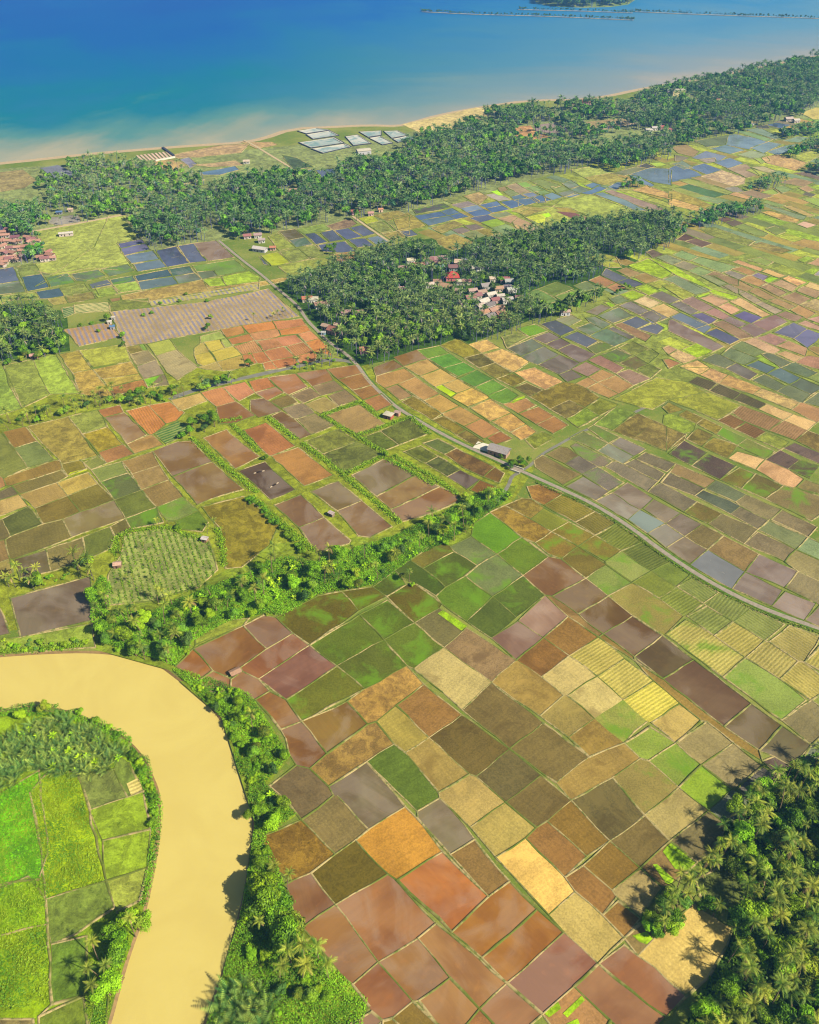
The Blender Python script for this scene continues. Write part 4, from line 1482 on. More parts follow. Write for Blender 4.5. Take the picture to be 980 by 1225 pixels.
def frond(R, az, e0, L, droop, lod, col, tip):
    """one feather frond from the origin: triangles, colours"""
    V, F, C = [], [], []
    n = {0: 11, 1: 5}[lod]
    p = np.zeros(3); pts = [p]; dirs = []
    for i in range(n):
        t = i / n; e = e0 - droop * t ** 1.3
        d = np.array([math.cos(az) * math.cos(e), math.sin(az) * math.cos(e), math.sin(e)])
        dirs.append(d); p = p + d * L / n; pts.append(p)
    dirs.append(dirs[-1]); side = np.array([-math.sin(az), math.cos(az), 0.0])
    tw = R.normal(0, 0.35)
    for i in range(n):
        t = (i + 0.5) / n; a, d = pts[i], dirs[i]
        up = np.cross(d, side) * -1
        if up[2] < 0: up = -up
        s2 = unit(side * math.cos(tw) + up * math.sin(tw))
        ll = L * (0.20 * math.sin(math.pi * min(1, 0.12 + 0.88 * t) ** 0.75) + 0.05)
        c0 = col * (1 - 0.5 * t) + tip * 0.5 * t
        for sg in (-1, 1):
            q = len(V)
            if lod == 0:
                w = d * L / n * 0.62
                tipp = a + s2 * sg * ll * 0.86 + d * ll * 0.5 - np.array([0, 0, ll * (0.30 + 0.2 * R.random())])
                V += [a, a + w, tipp]; F.append((q, q + 1, q + 2)); C += [c0, c0, c0 * 1.12]
            else:
                b, d2 = pts[i + 1], dirs[i + 1]; l2 = L * (0.30 * math.sin(math.pi * min(1, 0.12 + 0.88 * (i + 1.4) / n) ** 0.75) + 0.03)
                o1 = a + s2 * sg * ll * 0.8 + d * ll * 0.35 - np.array([0, 0, ll * 0.38])
                V += [a, b, o1]; F.append((q, q + 1, q + 2)); C += [c0, c0, c0 * 1.1]
    # midrib
    if lod == 0:
        for i in range(0, n - 1, 2):
            q = len(V); w = 0.07 * (1 - i / n)
            V += [pts[i] + side * w, pts[i] - side * w, pts[i + 2 if i + 2 <= n else n]]; F.append((q, q + 1, q + 2)); C += [tip, tip, tip]
    return V, F, C

GREEN_P = np.array([0.050, 0.108, 0.010]); YEL_P = np.array([0.38, 0.40, 0.04]); DRY_P = np.array([0.34, 0.24, 0.08])
def palm_crown(R, lod=0, L=4.3, yellow=0.35, nf=None):
    V, F, C = [], [], []
    nf = nf or (22 if lod == 0 else 14)
    for k in range(nf):
        u = (k + 0.5) / nf
        e0 = math.radians(78 - 92 * u + R.normal(0, 7)); az = k * 2.39996 + R.normal(0, 0.22)
        y = np.clip(yellow + R.normal(0, 0.28) + 0.25 * (1 - u), 0, 1)
        col = GREEN_P * (1 - 0.7 * y) + YEL_P * 0.7 * y; tip = GREEN_P * (1 - y) + YEL_P * y
        if u > 0.9 and R.random() < 0.5: col = DRY_P * 0.8; tip = DRY_P
        v, f, c = frond(R, az, e0, L * (0.82 + 0.3 * R.random()) * (0.75 if u < 0.15 else 1), math.radians(62 + 25 * R.random()), lod, col, tip)
        b = len(V); V += v; F += [tuple(i + b for i in x) for x in f]; C += c
    return np.array(V), np.array(F), np.array(C)

def trunk(R, h, r0, r1, bend=0.6, n=5, k=6):
    V, F = [], []
    dx, dy = R.normal(0, bend), R.normal(0, bend)
    for i in range(n + 1):
        t = i / n; r = r0 * (1 - t) + r1 * t + (0.12 * r0 if i == 0 else 0)
        for j in range(k):
            a = 2 * math.pi * j / k
            V.append((dx * t * t + r * math.cos(a), dy * t * t + r * math.sin(a), h * t))
    for i in range(n):
        for j in range(k):
            F.append((i * k + j, i * k + (j + 1) % k, (i + 1) * k + (j + 1) % k, (i + 1) * k + j))
    return np.array(V), np.array(F), np.array([dx, dy, h])

def leaf_cloud(R, lobes, per, size, base, light, flat=0.8):
    """leaf-sized faces spread through the lobes of a crown"""
    V, F, C = [], [], []
    for (cx, cy, cz, r, sh) in lobes:
        n = int(per * r * r)
        D = R.normal(size=(n, 3)); D /= np.linalg.norm(D, axis=1)[:, None]
        D[:, 2] = np.where(D[:, 2] < -0.35, -D[:, 2], D[:, 2])
        rad = r * (0.62 + 0.42 * R.random(n)) * (1 + 0.16 * np.sin(5 * D[:, 0] + cx) * np.cos(4 * D[:, 1] + cy))
        Pc = np.array([cx, cy, cz]) + D * rad[:, None] * np.array([1, 1, flat])
        N = D + R.normal(0, 0.38, (n, 3)); N /= np.linalg.norm(N, axis=1)[:, None]
        U = np.cross(N, R.normal(size=(n, 3))); U /= np.linalg.norm(U, axis=1)[:, None]
        W = np.cross(N, U)
        s = size * (0.6 + 0.8 * R.random(n))[:, None]
        q = np.stack([Pc - U * s, Pc + W * s * 0.6, Pc + U * s, Pc - W * s * 0.6], 1)
        b = sum(len(x) for x in V); V.append(q.reshape(-1, 3)); F.append(b + np.arange(n * 4).reshape(n, 4))
        m = np.clip(sh + R.normal(0, 0.22, n), 0, 1)[:, None]
        c = base * (1 - m) + light * m
        C.append(np.repeat(c, 4, 0))
    return np.concatenate(V), np.concatenate(F), np.concatenate(C)

DEEP = np.array([0.045, 0.095, 0.004]); LEAF = np.array([0.17, 0.31, 0.005]); LIME = np.array([0.26, 0.42, 0.008]); OLIVE = np.array([0.24, 0.26, 0.02]); BLUEG = np.array([0.10, 0.17, 0.04])
def tree_crown(R, h, w, lod=0, base=DEEP, light=LEAF, per=None, size=None):
    k = R.integers(7, 11) if lod == 0 else R.integers(3, 5)
    lobes = []
    for i in range(k):
        a = R.random() * 6.283; rr = w * 0.62 * math.sqrt(R.random()); z = h * (0.55 + 0.36 * R.random() - 0.22 * rr / w)
        lobes.append((rr * math.cos(a), rr * math.sin(a), z, w * (0.34 + 0.22 * R.random()), 0.2 + 0.6 * R.random()))
    lobes.append((0, 0, h * 0.72, w * 0.5, 0.4))
    return leaf_cloud(R, lobes, per or (95 if lod == 0 else 9), size or (0.30 if lod == 0 else 1.0), base, light)

def tree_stem(R, h, w):
    parts = []
    v, f, top = trunk(R, h * 0.62, 0.055 * h * 0.6 + 0.05, 0.09, 0.25, 4, 6)
    parts.append((v.tolist(), f.tolist()))
    for i in range(4):
        a = i * 1.57 + R.random(); s = np.array([top[0] * 0.4, top[1] * 0.4, h * (0.32 + 0.07 * i)])
        e = s + np.array([math.cos(a) * w * 0.55, math.sin(a) * w * 0.55, h * 0.25]); r = 0.02 * h
        d = unit(e - s); u = unit(np.cross(d, [0.3, 0.2, 1])); q = np.cross(d, u)
        V = [s + u * r, s + q * r, s - u * r, s - q * r, e + u * r * .3, e + q * r * .3, e - u * r * .3, e - q * r * .3]
        parts.append(([tuple(x) for x in V], [(0, 1, 5, 4), (1, 2, 6, 5), (2, 3, 7, 6), (3, 0, 4, 7)]))
    return join(parts)

def nipa_crown(R, L=5.5, nf=15):
    V, F, C = [], [], []
    for k in range(nf):
        u = k / nf; az = k * 2.39996 + R.normal(0, 0.3); e0 = math.radians(86 - 42 * u + R.normal(0, 6))
        y = np.clip(0.25 + R.normal(0, 0.25), 0, 1)
        col = np.array([0.045, 0.11, 0.022]) * (1 - y) + np.array([0.34, 0.40, 0.05]) * y
        tip = col * 1.5
        v, f, c = frond(R, az, e0, L * (0.7 + 0.5 * R.random()), math.radians(40 + 30 * R.random()), 0, col, tip)
        o = np.array([math.cos(az) * 0.35, math.sin(az) * 0.35, 0.0])
        b = len(V); V += [x + o for x in v]; F += [tuple(i + b for i in x) for x in f]; C += c
    return np.array(V), np.array(F), np.array(C)

def banana_crown(R, h=3.2):
    V, F, C = [], [], []
    for k in range(10):
        az = k * 2.4 + R.normal(0, 0.2); e = math.radians(75 - 6.5 * k); p = np.array([0, 0, h * 0.55]); L = 2.3
        side = np.array([-math.sin(az), math.cos(az), 0]); col = LIME * (0.55 + 0.6 * R.random())
        row = []
        for i in range(5):
            t = i / 4; ee = e - 1.5 * t * t; d = np.array([math.cos(az) * math.cos(ee), math.sin(az) * math.cos(ee), math.sin(ee)])
            w = 0.42 * math.sin(math.pi * (0.08 + 0.9 * t)) + 0.03
            b = len(V); V += [p + side * w - [0, 0, w * .3], p, p - side * w - [0, 0, w * .3]]; C += [col, col * 1.2, col]; row.append(b); p = p + d * L / 4
        for a, b in zip(row[:-1], row[1:]):
            F += [(a, a + 1, b + 1, b), (a + 1, a + 2, b + 2, b + 1)]
    return np.array(V), np.array(F), np.array(C)

# --- shared variants (mesh data used by every copy of a kind)
R0 = np.random.default_rng(3)
PALMS = []
for i in range(12):
    h = 7.0 + 7.5 * R0.random(); tv, tf, top = trunk(R0, h, 0.24, 0.14, 1.5)
    cv, cf, cc = palm_crown(R0, 0, 3.4 + 1.1 * R0.random(), [0.08, 0.18, 0.2, 0.34, 0.5, 0.12, 0.42, 1.0, 0.05, 0.4, 0.22, 0.28][i], [22, 26, 18, 21, 24, 17, 23, 22, 25, 19, 16, 22][i])
    PALMS.append((npmesh_data('palm_trunk', tv, tf, M_BARK), npmesh_data('palm_crown', cv + top, cf, M_LEAF, cc)))
TREES = []
for i in range(9):
    h = 6.0 + 4.5 * R0.random(); w = h * (0.42 + 0.15 * R0.random())
    b, l = [(DEEP, LEAF), (DEEP, LIME), (LEAF, LIME), (DEEP, OLIVE), (OLIVE, LIME), (DEEP, LEAF), (BLUEG, LEAF), (LEAF, LIME), (DEEP, BLUEG)][i]
    tv, tf = tree_stem(R0, h, w)
    tm = bpy.data.meshes.new('tree_trunk'); tm.from_pydata(tv, [], tf); tm.update(); tm.materials.append(M_BARK)
    cv, cf, cc = tree_crown(R0, h, w, 0, b, l)
    TREES.append((tm, npmesh_data('tree_crown', cv, cf, M_LEAF, cc)))
SHRUBS = []
for i in range(6):
    w = 1.5 + 0.7 * R0.random(); h = w * 1.5
    b, l = [(DEEP, LIME), (LEAF, LIME), (DEEP, LEAF), (OLIVE, LIME), (LEAF, LIME), (BLUEG, LEAF)][i]
    tv, tf = tree_stem(R0, h, w)
    tm = bpy.data.meshes.new('shrub_stem'); tm.from_pydata(tv, [], tf); tm.update(); tm.materials.append(M_BARK)
    k = R0.integers(4, 7)
    lobes = [(w * .5 * math.cos(j * 2.1), w * .5 * math.sin(j * 2.1), h * (0.3 + 0.35 * R0.random()), w * (0.45 + 0.2 * R0.random()), 0.2 + 0.7 * R0.random()) for j in range(k)]
    cv, cf, cc = leaf_cloud(R0, lobes, 190, 0.18, b, l)
    SHRUBS.append((tm, npmesh_data('shrub_crown', cv, cf, M_LEAF, cc)))
NIPAS = []
for i in range(4):
    tv, tf, top = trunk(R0, 0.7, 0.5, 0.3, 0.05, 2, 6)
    cv, cf, cc = nipa_crown(R0)
    NIPAS.append((npmesh_data('nipa_stump', tv, tf, M_BARK), npmesh_data('nipa_crown', cv, cf, M_LEAF, cc)))
BANANAS = []
for i in range(3):
    tv, tf, top = trunk(R0, 1.9, 0.16, 0.10, 0.1, 3, 6)
    cv, cf, cc = banana_crown(R0)
    BANANAS.append((npmesh_data('banana_stem', tv, tf, M_BARK), npmesh_data('banana_crown', cv, cf, M_LEAF, cc)))

KINDS = {'coconut_palm': (PALMS, 'palm'), 'broadleaf_tree': (TREES, 'tree'), 'shrub': (SHRUBS, 'shrub'), 'nipa_palm': (NIPAS, 'palm'), 'banana_plant': (BANANAS, 'plant')}
COUNT = {}
def plant(kind, x, y, label, group=None, var=None, s=1.0, rot=None):
    lib, cat = KINDS[kind]
    k = random.randrange(len(lib)) if var is None else var
    e = link(bpy.data.objects.new(kind, None)); e.empty_display_size = 0.5
    e.location = (x, y, 0.0); e.rotation_euler = (0, 0, random.random() * 6.283 if rot is None else rot); e.scale = (s, s, s * (0.94 + 0.12 * random.random()))
    props(e, label, cat, group)
    for nm, me in zip(('trunk', 'crown'), lib[k]):
        o = link(bpy.data.objects.new(nm, me)); o.parent = e
    COUNT[kind] = COUNT.get(kind, 0) + 1
    return e

def scatter(poly, spacing, seed=0, lift=0.0, jit=0.42):
    """jittered points on the ground inside a polygon drawn on the canopy (lift = height of what was traced)"""
    G = gp(poly, lift); lo, hi = G.min(0), G.max(0)
    r = np.random.default_rng(seed)
    xs = np.arange(lo[0], hi[0] + spacing, spacing); ys = np.arange(lo[1], hi[1] + spacing, spacing * 0.88)
    X, Y = np.meshgrid(xs, ys); X[1::2] += spacing * 0.5
    P = np.stack([X.ravel(), Y.ravel()], 1) + r.uniform(-jit, jit, (X.size, 2)) * spacing
    return P[inside(P, G)]

# ------------------------------------------------------------------ merged woods (far more trees than can be told apart)
LOW = []
for i in range(6):
    h = 9 + 4 * R0.random(); v, f, c = palm_crown(R0, 1, 4.4, [0.2, 0.35, 0.5, 0.3, 0.45, 0.25][i])
    tv, tf, top = trunk(R0, h, 0.25, 0.16, 0.6, 2, 3)
    tri = np.concatenate([f, tf[:, :3] + len(v), tf[:, [0, 2, 3]] + len(v)])
    LOW.append((np.concatenate([v + top, tv]), tri, np.concatenate([c, np.tile([[0.16, 0.13, 0.09]], (len(tv), 1))])))
LOWT = []
for i in range(6):
    h = 7.5 + 3.5 * R0.random(); w = h * 0.5
    b, l = [(DEEP, LEAF), (DEEP, LIME), (DEEP, OLIVE), (BLUEG, LEAF), (DEEP, LEAF), (LEAF, LIME)][i]
    v, f, c = tree_crown(R0, h, w, 1, b, l)
    tv, tf, top = trunk(R0, h * 0.6, 0.25, 0.15, 0.2, 2, 3)
    f3 = np.concatenate([f[:, :3], f[:, [0, 2, 3]], tf[:, :3] + len(v), tf[:, [0, 2, 3]] + len(v)])
    LOWT.append((np.concatenate([v, tv]), f3, np.concatenate([c, np.tile([[0.1, 0.08, 0.05]], (len(tv), 1))])))

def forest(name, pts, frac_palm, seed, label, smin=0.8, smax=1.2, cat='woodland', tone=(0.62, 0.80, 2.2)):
    r = np.random.default_rng(seed); Vs, Fs, Cs = [], [], []; b = 0
    # patches of palms and of other trees
    ph = r.random(4) * 6
    for (x, y) in pts:
        cl = 0.5 + 0.28 * math.sin(x * 0.045 + ph[0]) + 0.28 * math.sin(y * 0.06 + ph[1] + x * 0.02)
        lib = LOW if r.random() < np.clip(frac_palm + (cl - 0.5) * 0.6, 0.05, 0.97) else LOWT
        v, f, c = lib[r.integers(len(lib))]
        a = r.random() * 6.283; s = smin + (smax - smin) * r.random(); ca, sa = math.cos(a) * s, math.sin(a) * s
        w = np.stack([v[:, 0] * ca - v[:, 1] * sa + x, v[:, 0] * sa + v[:, 1] * ca + y, v[:, 2] * s * (0.9 + 0.2 * r.random())], 1)
        Vs.append(w); Fs.append(f + b); b += len(v)
        Cs.append(c * (0.75 + 0.5 * r.random()) * np.array([0.9 + 0.2 * r.random(), 1, 1]) * (1 + (np.array(tone) - 1) * min(max((y - 340) / 350, 0), 1)))  # distance haze put into the leaf colour: far crowns turn darker and bluer
    o = npmesh(name, np.concatenate(Vs), np.concatenate(Fs), M_LEAF, np.concatenate(Cs))
    return props(o, label, cat, kind='stuff')

def undergrowth(name, poly, dens, size, hmax, base, light, seed, label, hole=None, cat='undergrowth', sc=0.12):
    G = gp(poly); lo, hi = G.min(0), G.max(0); r = np.random.default_rng(seed)
    n = int(np.prod(hi - lo) * dens); P = lo + r.random((n, 2)) * (hi - lo); P = P[inside(P, G)]
    if hole is not None:
        ed = dist_line(P, np.concatenate([hole, hole[:1]])[::2]); wob = 1.6 + 1.2 * np.sin(P[:, 0] * 0.5) + 1.0 * np.sin(P[:, 1] * 0.37 + 1)
        P = P[~(inside(P, hole) & (ed > wob))]
    n = len(P); ph = r.random(6) * 6.28
    f = lambda k: np.sin(P[:, 0] * sc * k + ph[0] * k) * np.cos(P[:, 1] * sc * k * 1.1 + ph[1] * k)
    hh = np.clip(0.5 + 0.35 * f(1) + 0.3 * f(2.3) + 0.25 * f(5.1), 0.03, 1)
    z = hmax * hh * np.sqrt(r.random(n)) + 0.12
    N = r.normal(0, 0.6, (n, 3)); N[:, 2] = np.abs(N[:, 2]) + 0.7; N /= np.linalg.norm(N, axis=1)[:, None]
    U = np.cross(N, r.normal(size=(n, 3))); U /= np.linalg.norm(U, axis=1)[:, None]; W = np.cross(N, U)
    s = size * (0.6 + 0.8 * r.random(n))[:, None]
    Q = np.concatenate([P, z[:, None]], 1)
    q = np.stack([Q - U * s, Q + W * s * 0.65, Q + U * s, Q - W * s * 0.65], 1).reshape(-1, 3)
    m = np.clip(0.5 + 0.35 * f(1.7) + 0.3 * f(0.6) + r.normal(0, 0.22, n), 0, 1)[:, None]
    c = base * (1 - m) + light * m
    o = npmesh(name, q, np.arange(4 * n).reshape(n, 4), M_LEAF, np.repeat(c, 4, 0))
    return props(o, label, cat, kind='stuff')

# ------------------------------------------------------------------ buildings
WALLM, ROOFM = {}, {}
def faded(c, f=0.36):
    r, g, b = (int(x, 16) * 17 for x in c); return rgb(r + (175 - r) * f, g + (158 - g) * f, b + (148 - b) * f)
def wall_mat(c):
    if c not in WALLM: WALLM[c] = plain('plaster_' + c, hex3(c), 0.85, 0.2, 0.10, 1.5)
    return WALLM[c]
def roof_mat(c):
    if c not in ROOFM:
        t = NT('roof_' + c); p = t.pos()
        n = t.noise(p, 1.2, 4, 0.7); b = t.noise(p, 5.0, 2)
        hc = faded(c, 0.12) if c == 'c33' else faded(c)
        col = t.mix(t.ss(n, 0.45, 0.75, 0, 0.6), hc, t.mix(1.0, hc, (0.6, 0.52, 0.46, 1), 'MULTIPLY'))
        col = t.mix(t.ss(t.noise(p, 0.8, 3, 0.6), 0.56, 0.66, 0, 0.5), col, rgb(150, 105, 80))
        t.bsdf(col, 0.7, 0.3, t.bump(b, 0.4, 0.1)); ROOFM[c] = t.m
    return ROOFM[c]
M_DARK = plain('door_wood', rgb(70, 52, 40), 0.7, 0.3)
M_GLASS = plain('window_glass', rgb(60, 75, 90), 0.15, 0.5)
M_WHITE = plain('white_concrete', rgb(235, 230, 220), 0.8, 0.3, 0.1, 0.8)

def roof_shape(w, d, h, rise, over, hip):
    x, y = w / 2 + over, d / 2 + over; k = min(x * 0.85, y) if hip else 0.0; z0 = h + 0.02; t = 0.16
    V = [(-x, -y, z0), (x, -y, z0), (x, y, z0), (-x, y, z0), (-x + k, 0, z0 + rise), (x - k, 0, z0 + rise)]
    V += [(a, b, c + t) for a, b, c in V]
    F = [(1, 0, 4, 5), (3, 2, 5, 4), (0, 3, 4), (2, 1, 5), (6, 7, 11, 10), (8, 9, 10, 11), (9, 6, 10), (7, 8, 11)]
    F += [(0, 1, 7, 6), (1, 2, 8, 7), (2, 3, 9, 8), (3, 0, 6, 9)]
    return V, F

HOUSES = []
def house(u, v, w, d, h, yaw, roof, wall, label, group=None, hip=False, rise=None, name='house', cat='house', openings=True, post=False):
    x, y, _ = at(u, v, h * 0.7)
    e = link(bpy.data.objects.new(name, None)); e.location = (x, y, 0.0); e.rotation_euler = (0, 0, math.radians(yaw))
    if v < 480 and name in ('house', 'cottage'): w, d, h = (w * 0.72, d * 0.72, h * 0.9) if u < 70 else (w * 0.88, d * 0.88, h)
    props(e, label, cat, group); HOUSES.append((x, y, max(w, d)))
    rise = rise if rise is not None else d * 0.28
    V, F = box(-w / 2, -d / 2, -0.1, w / 2, d / 2, h)
    if not hip:
        n = len(V); V += [(-w / 2, -d / 2, h), (-w / 2, d / 2, h), (-w / 2, 0, h + rise * 0.86), (w / 2, -d / 2, h), (w / 2, d / 2, h), (w / 2, 0, h + rise * 0.86)]
        F += [(n + 1, n, n + 2), (n + 3, n + 4, n + 5)]
    pymesh('wall', V, F, wall_mat(wall), e)
    pymesh('roof', *roof_shape(w, d, h, rise, 0.6 if w > 4 else 0.3, hip), roof_mat(roof), e)
    if openings:
        dh = min(2.1, h * 0.75)
        pymesh('door', *box(-w * 0.1 - 0.45, -d / 2 - 0.06, 0.0, -w * 0.1 + 0.45, -d / 2 + 0.02, dh), M_DARK, e)
        if w > 4.5:
            for cx in (-w * 0.32, w * 0.26):
                pymesh('window', *box(cx - 0.6, -d / 2 - 0.05, h * 0.35, cx + 0.6, -d / 2 + 0.02, h * 0.35 + 1.0), M_GLASS, e)
            pymesh('window', *box(-w / 2 - 0.05, -0.6, h * 0.35, -w / 2 + 0.02, 0.6, h * 0.35 + 1.0), M_GLASS, e)
    return e

# the farm road
house(597, 539, 12.5, 7.0, 3.6, -28, 'aab', 'b98', 'grey roofed warehouse beside the asphalt road, between a white yard and a round tree', rise=1.8, name='warehouse', cat='warehouse')
o = pymesh('concrete_yard', *box(-6.0, -4.0, -0.05, 6.0, 4.0, 0.28), M_WHITE); o.location = (*at(579, 535)[:2], 0.06); o.rotation_euler = (0, 0, math.radians(-28)); props(o, 'white concrete drying yard beside the grey roofed warehouse', 'drying yard')
house(465, 496.5, 5.4, 4.4, 3.0, -28, 'eed', 'b65', 'small red brick house with pale flat roof by the road bend', rise=0.35, hip=True)
house(475.5, 494, 3.4, 3.0, 2.6, -28, 'caa', 'c98', 'pinkish shed beside the small red brick house', rise=0.6, name='shed', cat='shed')
house(396.5, 614.5, 3.0, 2.2, 2.3, -35, 'dcd', '987', 'pale roofed hut on the grassy dyke between red fish ponds', rise=0.5, name='hut', cat='hut')
house(245, 645, 3.2, 2.6, 2.4, -15, 'eef', 'a86', 'white roofed hut at the corner of the vegetable garden', rise=0.4, name='hut', cat='hut')
house(140.5, 675.5, 3.8, 3.0, 2.3, 8, 'eba', '976', 'pinkish thatched hut at the edge of the leafy garden rows', rise=0.9, name='hut', cat='hut')
house(281.5, 804, 4.2, 2.6, 1.5, 35, 'b86', '865', 'low reed shelter on the bund between red paddies', rise=0.7, name='shelter', cat='shelter', openings=False)
house(41, 425.5, 5.5, 3.4, 2.5, 15, 'eaa', 'b87', 'small pink roofed hut at the foot of the left palm grove', rise=0.7, name='hut', cat='hut')
house(676, 373.5, 8.5, 5.0, 3.2, 5, 'caa', 'dde', 'white walled house with pale pink roof under the palms beside a pond')
house(79, 279.5, 13, 4.6, 3.0, 14, 'fff', 'dcc', 'long white roofed shed alone on the pasture', rise=0.7, name='shed', cat='shed')
house(71, 254, 5.5, 4, 2.5, 10, '37d', '99a', 'blue tarpaulin roofed shelter beside the grey plot near the village lane', rise=0.8, name='shelter', cat='shelter')
house(84.5, 251, 5, 4, 2.8, 10, 'ecb', 'cba', 'cream roofed cottage beside the blue tarpaulin shelter', name='cottage', cat='cottage')
house(134.5, 391, 3.6, 3.2, 2.4, 20, '27d', 'aab', 'hut with bright blue roof among the mulched beds', rise=0.8, name='hut', cat='hut')
house(131, 385, 3.4, 2.6, 2.2, 20, 'eee', 'ccc', 'little white hut just above the blue roofed hut', rise=0.5, name='hut', cat='hut')
house(135.5, 380, 3.0, 2.4, 2.2, 20, 'ddd', 'bbb', 'tiny grey white hut at the top of the mulched beds', rise=0.5, name='hut', cat='hut')

# hamlet beside the dirt road at the coast wood
house(296, 282.5, 8, 6, 3, 12, 'a56', 'dcc', 'house with dark red roof at the head of the straight dirt road')
house(308.5, 281.5, 8, 6, 3, 12, 'b9a', 'ddd', 'house with mauve grey roof beside the dark red roofed house')
house(313, 287.5, 7, 5, 3, 12, 'bab', 'ddd', 'small mauve roofed house below the mauve grey roofed house')
house(311, 298, 13, 6, 3, -20, 'eef', 'ccd', 'long white roofed barn beside the flooded field', name='barn', cat='barn')
house(326.5, 296.5, 6, 4.5, 2.8, 5, 'd75', 'dba', 'little orange roofed house by a round bush')
house(425, 253.5, 9, 6, 3.2, 10, 'c55', 'c9b', 'red roofed house where the lane enters the coast wood')
house(443.5, 255.5, 6, 5, 3, 10, 'd99', 'ecc', 'pink roofed house under palms at the edge of the coast wood')
house(455.5, 251, 5, 4, 3, 10, 'e96', 'ecb', 'orange roofed cottage under palms at the edge of the coast wood', name='cottage', cat='cottage')

# houses along the west side of the palm village
house(367.5, 357.5, 9, 6, 3.2, 8, 'd64', 'edc', 'orange red roofed house at the western edge of the palm village')
house(375, 358, 9, 7, 3.6, 8, 'eed', 'eee', 'cream flat roofed house touching the orange red roofed house', hip=True, rise=0.4)
house(385, 364, 14, 7, 3.4, 22, 'a76', 'eee', 'long brown roofed house with white front in the palms')
house(399, 395, 9, 8, 3.2, -30, 'a54', 'c99', 'dark red roofed house among palms by the lower lane')
house(389.5, 390.5, 6, 5, 3, -30, 'ca9', 'ecb', 'pinkish roofed house next to the dark red roofed house by the lower lane')
house(404.5, 389, 6, 5, 3, -10, 'dba', 'dcc', 'pale roofed house behind the dark red roofed house by the lower lane')
house(387, 398, 3.5, 2.6, 2.3, 0, 'cde', '9bd', 'pale blue kiosk at the road edge below the palms', rise=0.4, name='kiosk', cat='kiosk')
house(437, 418.5, 9, 7, 3.2, 10, 'b65', 'c9a', 'rust roofed house at the bottom edge of the palm wood by the road')
house(415, 373.5, 10, 6, 3, 10, 'a78', 'baa', 'dusty mauve roofed house half hidden deep in the palms')
house(431, 374, 9, 6, 3, 10, 'a67', 'baa', 'dull red roofed house half hidden deep in the palms')
house(480, 345.5, 7, 5, 3, 10, 'c9a', 'ccc', 'small pink roofed house in the palms west of the village')

